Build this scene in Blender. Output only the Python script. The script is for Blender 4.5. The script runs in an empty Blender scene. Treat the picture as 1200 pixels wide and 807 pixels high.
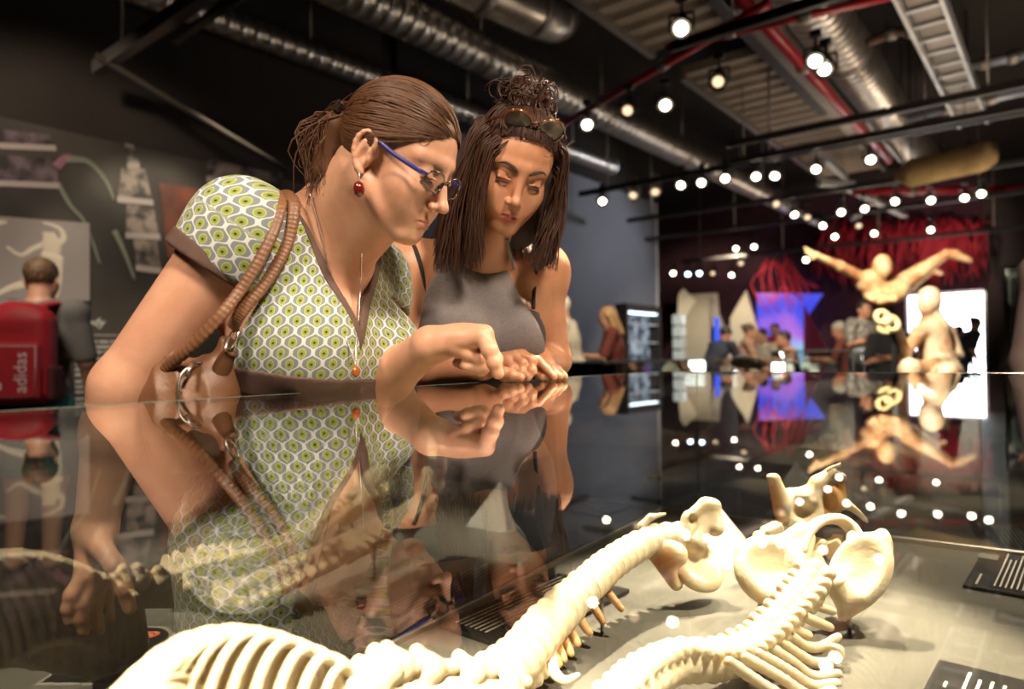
import bpy, math, random
import numpy as np
from mathutils import Vector, Matrix, Quaternion
random.seed(7)
RNG = np.random.default_rng(7)
S = bpy.context.scene
COL = S.collection
f4 = np.float32

# ------------------------------------------------------------------ camera
FPX, W, H = 800.0, 1200.0, 807.0
ZG = 1.08                       # height of the glass top of the case
CAM = np.array([0.0, 0.0, ZG + 0.047])
_p = math.radians(1.04); _r = 0.010
_up0 = np.array([0, -math.sin(_p), math.cos(_p)]); _rt0 = np.array([1.0, 0, 0]); FW = np.array([0, math.cos(_p), math.sin(_p)])
RT = (_rt0 - _r * _up0); RT /= np.linalg.norm(RT)
UPV = np.cross(RT, FW)

def ray(px, py):
    return RT * ((px - W / 2) / FPX) - UPV * ((py - H / 2) / FPX) + FW

def P(px, py, Z):
    """point seen at a place of the photograph, Z metres ahead of the lens"""
    return CAM + ray(px, py) * Z

def PZ(px, py, z):
    d = ray(px, py)
    return CAM + d * ((z - CAM[2]) / d[2])

def PV(px, py, p0, n):
    d = ray(px, py); n = np.asarray(n, float)
    return CAM + d * (np.dot(np.asarray(p0) - CAM, n) / np.dot(d, n))

cam_data = bpy.data.cameras.new('camera'); cam = bpy.data.objects.new('camera', cam_data); COL.objects.link(cam)
cam.matrix_world = Matrix(((RT[0], UPV[0], -FW[0], CAM[0]), (RT[1], UPV[1], -FW[1], CAM[1]), (RT[2], UPV[2], -FW[2], CAM[2]), (0, 0, 0, 1)))
cam_data.sensor_width = 36; cam_data.lens = 36 * FPX / W; cam_data.clip_start = 0.01; cam_data.clip_end = 200
cam_data.dof.use_dof = True; cam_data.dof.focus_distance = 1.08; cam_data.dof.aperture_fstop = 2.6
S.camera = cam

# ------------------------------------------------------------------ materials by node
class NT:
    def __init__(s, name):
        s.m = bpy.data.materials.new(name); s.m.use_nodes = True
        s.t = s.m.node_tree; s.t.nodes.clear()
        s.out = s.t.nodes.new('ShaderNodeOutputMaterial')
    def n(s, typ, **kw):
        nd = s.t.nodes.new(typ)
        for k, v in kw.items(): setattr(nd, k, v)
        return nd
    def l(s, a, b): s.t.links.new(a, b)
    def val(s, v):
        nd = s.n('ShaderNodeValue'); nd.outputs[0].default_value = v; return E(s, nd.outputs[0])

class E:
    """node maths written as plain expressions"""
    def __init__(s, nt, sock): s.nt, s.s = nt, sock
    def _op(s, op, *a):
        nd = s.nt.n('ShaderNodeMath', operation=op)
        for i, x in enumerate((s,) + a):
            if isinstance(x, E): s.nt.l(x.s, nd.inputs[i])
            else: nd.inputs[i].default_value = float(x)
        return E(s.nt, nd.outputs[0])
    def __add__(s, o): return s._op('ADD', o)
    __radd__ = __add__
    def __sub__(s, o): return s._op('SUBTRACT', o)
    def __rsub__(s, o): return (s * -1) + o
    def __mul__(s, o): return s._op('MULTIPLY', o)
    __rmul__ = __mul__
    def __truediv__(s, o): return s._op('DIVIDE', o)
    def cos(s): return s._op('COSINE')
    def sin(s): return s._op('SINE')
    def abs(s): return s._op('ABSOLUTE')
    def min(s, o): return s._op('MINIMUM', o)
    def max(s, o): return s._op('MAXIMUM', o)
    def lt(s, o): return s._op('LESS_THAN', o)
    def gt(s, o): return s._op('GREATER_THAN', o)
    def floor(s): return s._op('FLOOR')
    def fract(s): return s._op('FRACT')
    def pow(s, o): return s._op('POWER', o)
    def sqrt(s): return s._op('SQRT')

def mixc(nt, fac, a, b):
    nd = nt.n('ShaderNodeMix', data_type='RGBA')
    for i, x in ((0, fac), (6, a), (7, b)):
        if isinstance(x, E): nt.l(x.s, nd.inputs[i])
        elif hasattr(x, 'node'): nt.l(x, nd.inputs[i])
        elif isinstance(x, (int, float)): nd.inputs[i].default_value = x
        else: nd.inputs[i].default_value = (*x, 1) if len(x) == 3 else x
    return nd.outputs[2]

MATS = {}
def mat(name, col, rough=0.5, metal=0.0, col2=None, scale=8.0, stretch=(1, 1, 1), bump=0.0, bscale=None, spec=0.5,
        sss=0.0, sssr=(0.01, 0.004, 0.002), emit=None, estr=0.0, coat=0.0, trans=0.0, detail=4.0, lo=0.35, hi=0.65, tint=None, alpha=1.0, sheen=0.0):
    """a principled material; col2 mixes in by noise, tint mixes in by a vertex attribute"""
    if name in MATS: return MATS[name]
    nt = NT(name); b = nt.n('ShaderNodeBsdfPrincipled'); nt.l(b.outputs[0], nt.out.inputs[0])
    b.inputs['Roughness'].default_value = rough; b.inputs['Metallic'].default_value = metal
    b.inputs['Specular IOR Level'].default_value = spec
    b.inputs['Base Color'].default_value = (*col, 1)
    tc = nt.n('ShaderNodeTexCoord'); mp = nt.n('ShaderNodeMapping'); mp.inputs['Scale'].default_value = stretch
    nt.l(tc.outputs['Object'], mp.inputs[0])
    cs = None
    if col2 is not None:
        nz = nt.n('ShaderNodeTexNoise'); nz.inputs['Scale'].default_value = scale; nz.inputs['Detail'].default_value = detail
        nt.l(mp.outputs[0], nz.inputs[0])
        mr = nt.n('ShaderNodeMapRange'); mr.inputs[1].default_value = lo; mr.inputs[2].default_value = hi
        nt.l(nz.outputs[0], mr.inputs[0])
        cs = mixc(nt, E(nt, mr.outputs[0]), col, col2)
    if tint is not None:
        at = nt.n('ShaderNodeAttribute'); at.attribute_name = 'tint'
        cs = mixc(nt, E(nt, at.outputs['Fac']), cs if cs is not None else col, tint)
    if cs is not None: nt.l(cs, b.inputs['Base Color'])
    if bump:
        nb = nt.n('ShaderNodeTexNoise'); nb.inputs['Scale'].default_value = bscale or scale; nb.inputs['Detail'].default_value = 5
        nt.l(mp.outputs[0], nb.inputs[0]); bp = nt.n('ShaderNodeBump'); bp.inputs['Strength'].default_value = bump; bp.inputs['Distance'].default_value = 0.004
        nt.l(nb.outputs[0], bp.inputs['Height']); nt.l(bp.outputs[0], b.inputs['Normal'])
    if sss:
        b.inputs['Subsurface Weight'].default_value = sss; b.inputs['Subsurface Radius'].default_value = sssr; b.inputs['Subsurface Scale'].default_value = 1.0
    if emit is not None:
        b.inputs['Emission Color'].default_value = (*emit, 1); b.inputs['Emission Strength'].default_value = estr
    if coat: b.inputs['Coat Weight'].default_value = coat
    if trans: b.inputs['Transmission Weight'].default_value = trans
    if sheen: b.inputs['Sheen Weight'].default_value = sheen
    if alpha < 1: b.inputs['Alpha'].default_value = alpha
    MATS[name] = nt.m
    return nt.m

def glassmat(name, tint=(0.93, 0.97, 0.94), ior=1.62, gain=1.0, dust=0.0):
    """thin clear sheet: see-through plus Fresnel mirror, so lamps still light what lies under it"""
    if name in MATS: return MATS[name]
    nt = NT(name)
    tr = nt.n('ShaderNodeBsdfTransparent'); tr.inputs[0].default_value = (*tint, 1)
    gl = nt.n('ShaderNodeBsdfGlossy'); gl.inputs['Roughness'].default_value = 0.0; gl.inputs[0].default_value = (1, 1, 1, 1)
    fr = nt.n('ShaderNodeFresnel'); fr.inputs[0].default_value = ior
    mx = nt.n('ShaderNodeMixShader'); nt.l((E(nt, fr.outputs[0]) * gain).min(1.0).s, mx.inputs[0]); nt.l(tr.outputs[0], mx.inputs[1]); nt.l(gl.outputs[0], mx.inputs[2])
    nt.l(mx.outputs[0], nt.out.inputs[0])
    MATS[name] = nt.m
    return nt.m

def emis(name, col, st, sample=False):
    if name in MATS: return MATS[name]
    nt = NT(name); e = nt.n('ShaderNodeEmission'); e.inputs[0].default_value = (*col, 1); e.inputs[1].default_value = st
    nt.l(e.outputs[0], nt.out.inputs[0]); MATS[name] = nt.m
    if not sample: nt.m.cycles.emission_sampling = 'NONE'
    return nt.m

# ------------------------------------------------------------------ objects
def tag(o, label=None, cat=None, group=None, kind=None):
    if label: o['label'] = label
    if cat: o['category'] = cat
    if group: o['group'] = group
    if kind: o['kind'] = kind
    return o

def empty(name, loc, label=None, cat=None, group=None, rotz=0.0):
    o = bpy.data.objects.new(name, None); COL.objects.link(o); o.location = [float(x) for x in loc]; o.rotation_euler = (0, 0, rotz)
    o.empty_display_size = 0.05
    return tag(o, label, cat, group)

def link(name, me, m=None, parent=None, loc=None):
    o = bpy.data.objects.new(name, me); COL.objects.link(o)
    if m is not None and len(me.materials) == 0: me.materials.append(m)
    if parent is not None:
        o.parent = parent
        if parent.type == 'EMPTY': o.matrix_parent_inverse = Matrix.LocRotScale(parent.location, parent.rotation_euler, parent.scale).inverted()
    if loc is not None: o.location = [float(x) for x in loc]
    return o

def npmesh(name, V, F, smooth=True):
    """mesh from arrays; F is an (n,k) int array or a list of polygons"""
    me = bpy.data.meshes.new(name)
    V = np.asarray(V, dtype=np.float32)
    if isinstance(F, np.ndarray):
        n, k = F.shape; lt = np.full(n, k, np.int32); flat = F.astype(np.int32).ravel()
    else:
        lt = np.array([len(f) for f in F], np.int32); flat = np.array([i for f in F for i in f], np.int32); n = len(F)
    me.vertices.add(len(V)); me.vertices.foreach_set('co', V.ravel())
    me.loops.add(len(flat)); me.loops.foreach_set('vertex_index', flat)
    me.polygons.add(n)
    ls = np.zeros(n, np.int32); ls[1:] = np.cumsum(lt)[:-1]
    me.polygons.foreach_set('loop_start', ls)
    try: me.polygons.foreach_set('loop_total', lt)
    except Exception: pass
    me.polygons.foreach_set('use_smooth', np.full(n, smooth, bool))
    me.update(calc_edges=True); me.validate()
    return me

class MB:
    """collects simple solids and links them as one mesh"""
    def __init__(s): s.V = []; s.F = []; s.n = 0; s.sm = []
    def raw(s, V, F, smooth=False):
        V = np.asarray(V, float); s.V.append(V)
        for f in F: s.F.append([int(i) + s.n for i in f]); s.sm.append(smooth)
        s.n += len(V); return s
    def box(s, c, h, M=None, bev=0.0):
        c = np.asarray(c, float); h = np.asarray(h, float); M = np.eye(3) if M is None else np.asarray(M, float)
        b = min(bev, 0.45 * min(h))
        if b <= 0:
            q = np.array([(x, y, z) for x in (-1, 1) for y in (-1, 1) for z in (-1, 1)], float) * h
            F = [(0, 1, 3, 2), (4, 6, 7, 5), (0, 4, 5, 1), (2, 3, 7, 6), (0, 2, 6, 4), (1, 5, 7, 3)]
            return s.raw(c + q @ M, F)
        V = []; idx = {}
        for sx in (-1, 1):
            for sy in (-1, 1):
                for sz in (-1, 1):
                    for a in range(3):
                        v = np.array([sx, sy, sz], float) * h; 
                        for k in range(3):
                            if k != a: v[k] -= (sx, sy, sz)[k] * b
                        idx[(sx, sy, sz, a)] = len(V); V.append(v)
        F = []
        for a in range(3):
            u, w = (a + 1) % 3, (a + 2) % 3
            for sg in (-1, 1):
                f = []
                for su, sw in ((-1, -1), (1, -1), (1, 1), (-1, 1)):
                    k = [0, 0, 0]; k[a] = sg; k[u] = su; k[w] = sw; f.append(idx[(*k, a)])
                F.append(f if sg > 0 else f[::-1])
        for a in range(3):      # edges along a
            u, w = (a + 1) % 3, (a + 2) % 3
            for su in (-1, 1):
                for sw in (-1, 1):
                    k0 = [0, 0, 0]; k0[a] = -1; k0[u] = su; k0[w] = sw; k1 = list(k0); k1[a] = 1
                    f = [idx[(*k0, u)], idx[(*k1, u)], idx[(*k1, w)], idx[(*k0, w)]]
                    F.append(f if su * sw < 0 else f[::-1])
        for sx in (-1, 1):
            for sy in (-1, 1):
                for sz in (-1, 1):
                    f = [idx[(sx, sy, sz, 0)], idx[(sx, sy, sz, 1)], idx[(sx, sy, sz, 2)]]
                    F.append(f if sx * sy * sz > 0 else f[::-1])
        return s.raw(c + np.array(V) @ M, F)
    def tube(s, pts, r, sides=8, cap=True, flat=None):
        V, F = tube_np(pts, r, sides, cap, flat)
        return s.raw(V, F, True)
    def lathe(s, c, axis, prof, sides=16):
        """prof: (radius, along) pairs"""
        axis = np.asarray(axis, float); axis /= np.linalg.norm(axis); c = np.asarray(c, float)
        t = np.array([1.0, 0, 0]) if abs(axis[0]) < 0.8 else np.array([0, 1.0, 0])
        u = np.cross(axis, t); u /= np.linalg.norm(u); w = np.cross(axis, u)
        V = []; F = []
        for (r, z) in prof:
            for i in range(sides):
                a = 2 * math.pi * i / sides
                V.append(c + axis * z + (u * math.cos(a) + w * math.sin(a)) * r)
        for j in range(len(prof) - 1):
            for i in range(sides):
                k = (i + 1) % sides
                F.append((j * sides + i, j * sides + k, (j + 1) * sides + k, (j + 1) * sides + i))
        F.append(tuple(range(sides))[::-1]); F.append(tuple((len(prof) - 1) * sides + i for i in range(sides)))
        return s.raw(V, F, True)
    def prism(s, pts2, o, U, Vv, N, thick):
        """polygon given in the plane o,U,Vv, thickened along N"""
        o, U, Vv, N = (np.asarray(x, float) for x in (o, U, Vv, N)); n = len(pts2)
        a = [o + U * x + Vv * y for x, y in pts2]; b = [q + N * thick for q in a]
        F = [tuple(range(n))[::-1], tuple(range(n, 2 * n))] + [(i, (i + 1) % n, n + (i + 1) % n, n + i) for i in range(n)]
        return s.raw(a + b, F)
    def build(s, name, m, parent=None):
        V = np.concatenate(s.V)
        me = npmesh(name, V, s.F, False)
        me.polygons.foreach_set('use_smooth', np.array(s.sm, bool))
        return link(name, me, m, parent)

def tube_np(pts, r, sides=8, cap=True, flat=None):
    pts = np.asarray(pts, float); n = len(pts)
    r = np.full(n, r, float) if np.isscalar(r) else np.asarray(r, float)
    T = np.gradient(pts, axis=0); T /= (np.linalg.norm(T, axis=1, keepdims=True) + 1e-9)
    t0 = np.array([0, 0, 1.0]) if abs(T[0][2]) < 0.9 else np.array([1.0, 0, 0])
    if flat is not None: t0 = np.asarray(flat[0], float)
    u = t0 - T[0] * np.dot(t0, T[0]); u /= np.linalg.norm(u)
    V = np.zeros((n, sides, 3)); ang = np.arange(sides) * 2 * math.pi / sides
    ca, sa = np.cos(ang), np.sin(ang)
    k1, k2 = (1, 1) if flat is None else (flat[1], flat[2])
    for i in range(n):
        u = u - T[i] * np.dot(u, T[i]); u /= (np.linalg.norm(u) + 1e-9); w = np.cross(T[i], u)
        V[i] = pts[i] + r[i] * (k1 * ca[:, None] * u + k2 * sa[:, None] * w)
    V = V.reshape(-1, 3); F = []
    i = np.arange(n - 1)[:, None] * sides; j = np.arange(sides)[None, :]; k = (j + 1) % sides
    F = np.stack([i + j, i + k, i + sides + k, i + sides + j], -1).reshape(-1, 4).tolist()
    if cap: F += [list(range(sides))[::-1], [(n - 1) * sides + q for q in range(sides)]]
    return V, F

def smooth_path(pts, n=24):
    """Catmull-Rom through points (any width of row)"""
    pts = np.asarray(pts, float); m = len(pts)
    if m == 2: return np.array([pts[0] + (pts[1] - pts[0]) * t for t in np.linspace(0, 1, n)])
    q = np.vstack([2 * pts[0] - pts[1], pts, 2 * pts[-1] - pts[-2]])
    out = []
    for t in np.linspace(0, m - 1 - 1e-6, n):
        i = int(t); f = t - i; a, b, c, d = q[i], q[i + 1], q[i + 2], q[i + 3]
        out.append(0.5 * (2 * b + (c - a) * f + (2 * a - 5 * b + 4 * c - d) * f * f + (3 * b - a - 3 * c + d) * f ** 3))
    return np.array(out)

def frame(fwd, up=(0, 0, 1)):
    """rows: forward, left, up"""
    F = np.asarray(fwd, float); F = F / np.linalg.norm(F); U = np.asarray(up, float); U = U - F * np.dot(U, F); U /= np.linalg.norm(U)
    return np.array([F, np.cross(U, F), U])

def text_mesh(name, body, size, o, U, Vv, m, parent=None, depth=0.0008, shear=0.0, align='LEFT', space=1.0):
    cu = bpy.data.curves.new(name, 'FONT'); cu.body = body; cu.size = size; cu.extrude = depth; cu.shear = shear; cu.align_x = align; cu.space_character = space
    cu.resolution_u = 3
    t = bpy.data.objects.new(name, cu); COL.objects.link(t)
    dg = bpy.context.evaluated_depsgraph_get(); dg.update()
    me = bpy.data.meshes.new_from_object(t.evaluated_get(dg)); bpy.data.objects.remove(t)
    U = np.asarray(U, float); U /= np.linalg.norm(U); Vv = np.asarray(Vv, float); Vv = Vv - U * np.dot(U, Vv); Vv /= np.linalg.norm(Vv); N = np.cross(U, Vv)
    co = np.zeros(len(me.vertices) * 3, np.float32); me.vertices.foreach_get('co', co); co = co.reshape(-1, 3)
    co = np.asarray(o) + co[:, :1] * U + co[:, 1:2] * Vv + co[:, 2:] * N
    me.vertices.foreach_set('co', co.astype(np.float32).ravel()); me.update(); me.materials.clear(); me.name = name
    return link(name, me, m, parent)

# ------------------------------------------------------------------ implicit modelling
class Cone:
    def __init__(s, a, b, ra, rb=None):
        s.a, s.b = np.asarray(a, float), np.asarray(b, float); s.ra = ra; s.rb = ra if rb is None else rb
    def bb(s):
        r = max(s.ra, s.rb); return np.minimum(s.a, s.b) - r, np.maximum(s.a, s.b) + r
    def d(s, x, y, z):
        ba = s.b - s.a; L = max(float(ba @ ba), 1e-9)
        px, py, pz = x - f4(s.a[0]), y - f4(s.a[1]), z - f4(s.a[2])
        t = np.clip((px * f4(ba[0]) + py * f4(ba[1]) + pz * f4(ba[2])) / f4(L), 0, 1)
        return np.sqrt((px - t * f4(ba[0])) ** 2 + (py - t * f4(ba[1])) ** 2 + (pz - t * f4(ba[2])) ** 2) - (f4(s.ra) + f4(s.rb - s.ra) * t)
    def inflate(s, e): return Cone(s.a, s.b, s.ra + e, s.rb + e)

class Ell:
    def __init__(s, c, r, M=None):
        s.c = np.asarray(c, float); s.r = np.asarray(r, float) if not np.isscalar(r) else np.full(3, float(r)); s.M = np.eye(3) if M is None else np.asarray(M, float)
    def bb(s):
        e = np.sqrt(((s.M * s.r[:, None]) ** 2).sum(0)); return s.c - e, s.c + e
    def d(s, x, y, z):
        px, py, pz = x - f4(s.c[0]), y - f4(s.c[1]), z - f4(s.c[2])
        k0 = 0; k1 = 0
        for i in range(3):
            q = px * f4(s.M[i, 0]) + py * f4(s.M[i, 1]) + pz * f4(s.M[i, 2]); q = q / f4(s.r[i])
            k0 = k0 + q * q; k1 = k1 + (q / f4(s.r[i])) ** 2
        k0 = np.sqrt(k0); return k0 * (k0 - 1) / (np.sqrt(k1) + f4(1e-6))
    def inflate(s, e): return Ell(s.c, s.r + e, s.M)

class Box:
    def __init__(s, c, h, M=None, rd=0.0):
        s.c = np.asarray(c, float); s.h = np.asarray(h, float); s.M = np.eye(3) if M is None else np.asarray(M, float); s.rd = rd
    def bb(s):
        e = (np.abs(s.M) * s.h[:, None]).sum(0); return s.c - e, s.c + e
    def d(s, x, y, z):
        px, py, pz = x - f4(s.c[0]), y - f4(s.c[1]), z - f4(s.c[2]); o = 0; mx = None
        for i in range(3):
            q = np.abs(px * f4(s.M[i, 0]) + py * f4(s.M[i, 1]) + pz * f4(s.M[i, 2])) - f4(s.h[i] - s.rd)
            o = o + np.maximum(q, 0) ** 2; mx = q if mx is None else np.maximum(mx, q)
        return np.sqrt(o) + np.minimum(mx, 0) - f4(s.rd)
    def inflate(s, e): return Box(s.c, s.h + e, s.M, s.rd)

class Fn:
    """any distance function; no bounds"""
    def __init__(s, f, lo=None, hi=None): s.f = f; s.lo = lo; s.hi = hi
    def bb(s): return s.lo, s.hi
    def d(s, x, y, z): return s.f(x, y, z)
    def inflate(s, e): return Fn(lambda x, y, z: s.f(x, y, z) - f4(e), s.lo, s.hi)

def half(p, n):
    """solid on the side the normal points away from"""
    p = np.asarray(p, float); n = np.asarray(n, float); n = n / np.linalg.norm(n)
    return Fn(lambda x, y, z: (x - f4(p[0])) * f4(n[0]) + (y - f4(p[1])) * f4(n[1]) + (z - f4(p[2])) * f4(n[2]))

def smin(a, b, k):
    if k <= 0: return np.minimum(a, b)
    h = np.maximum(f4(k) - np.abs(a - b), 0) / f4(k); return np.minimum(a, b) - h * h * f4(k * 0.25)

def axis(lo, hi, step, fine=()):
    """grid planes; fine: (lo, hi, step) stretches that are denser"""
    out = [lo]; 
    while out[-1] < hi:
        st = step
        for (a, b, s2) in fine:
            if a <= out[-1] < b: st = min(st, s2)
        out.append(out[-1] + st)
    return np.array(out, np.float32)

class Field:
    def __init__(s, xs, ys, zs):
        s.ax = [np.asarray(q, np.float32) for q in (xs, ys, zs)]
        s.D = np.full([len(q) for q in s.ax], 1.0, np.float32)
    def put(s, pr, k=0.01, op='u'):
        lo, hi = pr.bb()
        sl = []
        for i in range(3):
            if lo is None or op == 'i': sl.append(slice(0, len(s.ax[i])))
            else:
                g = k + 0.012
                a = int(np.searchsorted(s.ax[i], lo[i] - g)); b = int(np.searchsorted(s.ax[i], hi[i] + g)) + 1
                if b <= a + 1: return s
                sl.append(slice(max(a - 1, 0), b))
        sl = tuple(sl)
        x, y, z = s.ax[0][sl[0]][:, None, None], s.ax[1][sl[1]][None, :, None], s.ax[2][sl[2]][None, None, :]
        if 0 in (x.size, y.size, z.size): return s
        d = pr.d(x, y, z).astype(np.float32); A = s.D[sl]
        if op == 'u': s.D[sl] = smin(A, d, k)
        elif op == 's': s.D[sl] = -smin(-A, d, k)
        elif op == 'i': s.D[sl] = -smin(-A, -d, k)
        return s
    def all(s, prims, k=0.01):
        for q in prims:
            if isinstance(q, tuple): s.put(*q)
            else: s.put(q, k)
        return s
    def mesh(s, relax=0):
        D = s.D; D[0], D[-1] = 1, 1; D[:, 0], D[:, -1] = 1, 1; D[:, :, 0], D[:, :, -1] = 1, 1
        I = D < 0
        def red(a, f):
            a = f(a[:-1], a[1:]); a = f(a[:, :-1], a[:, 1:]); return f(a[:, :, :-1], a[:, :, 1:])
        act = red(I, np.logical_or) & ~red(I, np.logical_and)
        c = np.argwhere(act); M = len(c)
        if M == 0: return np.zeros((0, 3)), np.zeros((0, 4), int)
        idx = np.full(act.shape, -1, np.int32); idx[act] = np.arange(M, dtype=np.int32)
        co = [(i, j, k) for i in (0, 1) for j in (0, 1) for k in (0, 1)]
        val = [D[c[:, 0] + i, c[:, 1] + j, c[:, 2] + k] for i, j, k in co]
        acc = np.zeros((M, 3)); cnt = np.zeros(M)
        for a in range(8):
            for b in range(a + 1, 8):
                df = [co[b][q] - co[a][q] for q in range(3)]
                if sum(abs(q) for q in df) != 1: continue
                m = (val[a] < 0) != (val[b] < 0); t = np.where(m, val[a] / (val[a] - val[b] + 1e-20), 0)
                for q in range(3): acc[:, q] += m * (co[a][q] + t * df[q])
                cnt += m
        fr = acc / cnt[:, None]
        V = np.stack([s.ax[q][c[:, q]] + fr[:, q] * (s.ax[q][c[:, q] + 1] - s.ax[q][c[:, q]]) for q in range(3)], 1)
        Fs = []
        for a in range(3):
            u, w = (a + 1) % 3, (a + 2) % 3
            lo = [slice(None)] * 3; hi = [slice(None)] * 3; lo[a] = slice(0, -1); hi[a] = slice(1, None)
            A, B = I[tuple(lo)], I[tuple(hi)]
            e = np.argwhere(A != B)
            e = e[(e[:, u] > 0) & (e[:, w] > 0) & (e[:, u] < D.shape[u] - 1) & (e[:, w] < D.shape[w] - 1)]
            q = []
            for du, dw in ((1, 1), (0, 1), (0, 0), (1, 0)):
                g = e.copy(); g[:, u] -= du; g[:, w] -= dw; q.append(idx[g[:, 0], g[:, 1], g[:, 2]])
            q = np.stack(q, 1); ins = A[e[:, 0], e[:, 1], e[:, 2]]
            q[~ins] = q[~ins][:, ::-1]; Fs.append(q)
        F = np.concatenate(Fs); F = F[(F >= 0).all(1)]
        for _ in range(relax):
            a2 = np.zeros_like(V); n2 = np.zeros(len(V))
            for i in range(4):
                j = (i + 1) % 4
                for d3 in range(3):
                    a2[:, d3] += np.bincount(F[:, i], V[F[:, j], d3], len(V)); a2[:, d3] += np.bincount(F[:, j], V[F[:, i], d3], len(V))
                n2 += np.bincount(F[:, i], minlength=len(V)); n2 += np.bincount(F[:, j], minlength=len(V))
            V = V * 0.5 + 0.5 * a2 / np.maximum(n2, 1)[:, None]
        return V, F

def bounds(prims, pad=0.01):
    lo = np.full(3, 1e9); hi = np.full(3, -1e9)
    for q in prims:
        p = q[0] if isinstance(q, tuple) else q
        if isinstance(q, tuple) and len(q) > 2 and q[2] != 'u': continue
        a, b = p.bb()
        if a is None: continue
        lo = np.minimum(lo, a); hi = np.maximum(hi, b)
    return lo - pad, hi + pad

def solid(name, prims, step, m, parent=None, k=0.01, relax=1, extra=None, pad=0.015, tints=None):
    """one smooth skin over a list of prims (prim | (prim, k, op))"""
    lo, hi = bounds(prims, pad)
    F = Field(*[axis(lo[i], hi[i], step) for i in range(3)]).all(prims, k)
    if extra: F.all(extra, k)
    V, Q = F.mesh(relax)
    me = npmesh(name, V, Q)
    if tints: vtint(me, V, tints)
    return link(name, me, m, parent)

def vtint(me, V, tints):
    w = np.zeros(len(V), np.float32); v = V.astype(np.float32)
    for pr, soft, amt in tints:
        d = pr.d(v[:, 0], v[:, 1], v[:, 2]); w = np.maximum(w, amt * np.clip(0.5 - d / soft, 0, 1))
    at = me.attributes.new('tint', 'FLOAT', 'POINT'); at.data.foreach_set('value', w.astype(np.float32))

def chain(pts, radii):
    return [Cone(pts[i], pts[i + 1], radii[i], radii[i + 1]) for i in range(len(pts) - 1)]

def xf(prims, o, M):
    """prims from a local frame (rows of M are its axes) to the world"""
    out = []
    M = np.asarray(M); o = np.asarray(o); sc = float(np.linalg.norm(M[0]))
    for q in prims:
        t = q if isinstance(q, tuple) else (q,)
        p = t[0]
        if isinstance(p, Cone): p2 = Cone(o + p.a @ M, o + p.b @ M, p.ra * sc, p.rb * sc)
        elif isinstance(p, Ell): p2 = Ell(o + p.c @ M, p.r * sc, p.M @ M / sc)
        elif isinstance(p, Box): p2 = Box(o + p.c @ M, p.h * sc, p.M @ M / sc, p.rd * sc)
        out.append((p2, t[1] * sc) + t[2:] if isinstance(q, tuple) else p2)
    return out

def copy_tree(o, parent=None):
    c = o.copy(); COL.objects.link(c)
    if parent is not None: c.parent = parent
    for ch in list(o.children): copy_tree(ch, c)
    return c

# bearings of the room and of the case in plan
G = np.array([0.628, 0.778, 0.0]); C_ = np.array([0.778, -0.628, 0.0])
UC = np.array([0.5635, 0.826, 0.0]); VC = np.array([0.826, -0.5635, 0.0]); ZU = np.array([0, 0, 1.0])
# ------------------------------------------------------------------ the hall
def GC(g, c, z): return G * g + C_ * c + ZU * z
CW = -5.573                      # plane of the mural wall
GB = 16.04                       # plane of the back wall
MG = np.array([G, C_, ZU])       # rows: along the hall, across it, up
m_dark = mat('dark_paint', (0.022, 0.016, 0.012), 0.8, col2=(0.032, 0.024, 0.019), scale=1.5)
m_ceil = mat('ceiling_paint', (0.012, 0.0095, 0.0075), 0.95, col2=(0.02, 0.015, 0.011), scale=0.7)
m_floor = mat('floor_screed', (0.045, 0.042, 0.04), 0.45, col2=(0.06, 0.055, 0.05), scale=3)
m_grey = mat('grey_wall_paint', (0.15, 0.155, 0.175), 0.8, col2=(0.17, 0.175, 0.195), scale=1.2)
m_end = mat('lit_end_paint', (0.75, 0.70, 0.62), 0.7)  # pale tone paints in the light on the partition's end face
m_purple = mat('plum_fabric', (0.045, 0.012, 0.022), 0.9, col2=(0.03, 0.008, 0.014), scale=3)

def gbox(name, g0, g1, c0, c1, z0, z1, m, parent=None, kind='structure', bev=0.0):
    o = MB().box(GC((g0 + g1) / 2, (c0 + c1) / 2, (z0 + z1) / 2), ((g1 - g0) / 2, (c1 - c0) / 2, (z1 - z0) / 2), MG, bev).build(name, m, parent)
    if kind: o['kind'] = kind
    return o
gbox('floor', -4, 24, -9.2, 7, -0.1, 0, m_floor)
gbox('ceiling', -4, 17, -9.2, 7, 4.7, 4.8, m_ceil)
gbox('wall_left', -4, 4.9, CW - 0.15, CW, 0, 4.7, m_dark)
gbox('wall_partition', 4.9, 10.98, CW - 0.15, CW, 0, 3.82, m_grey)
gbox('wall_soffit', 4.9, 10.98, CW - 0.15, CW + 0.06, 3.82, 4.7, m_ceil)
gbox('wall_side', 10.98, 17, -9.2, -9.1, 0, 4.7, m_dark)
gbox('wall_right', -4, 17, 6.9, 7.0, 0, 4.7, m_dark)
gbox('wall_rear', -4, -3.9, CW, 7, 0, 4.7, m_dark)
gbox('wall_end', 10.98, 11.02, CW - 0.30, CW + 0.02, 0, 4.7, m_end)
gbox('wall_recess', 10.9, 10.97, -9.1, CW - 0.15, 0, 4.7, m_dark)

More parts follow.
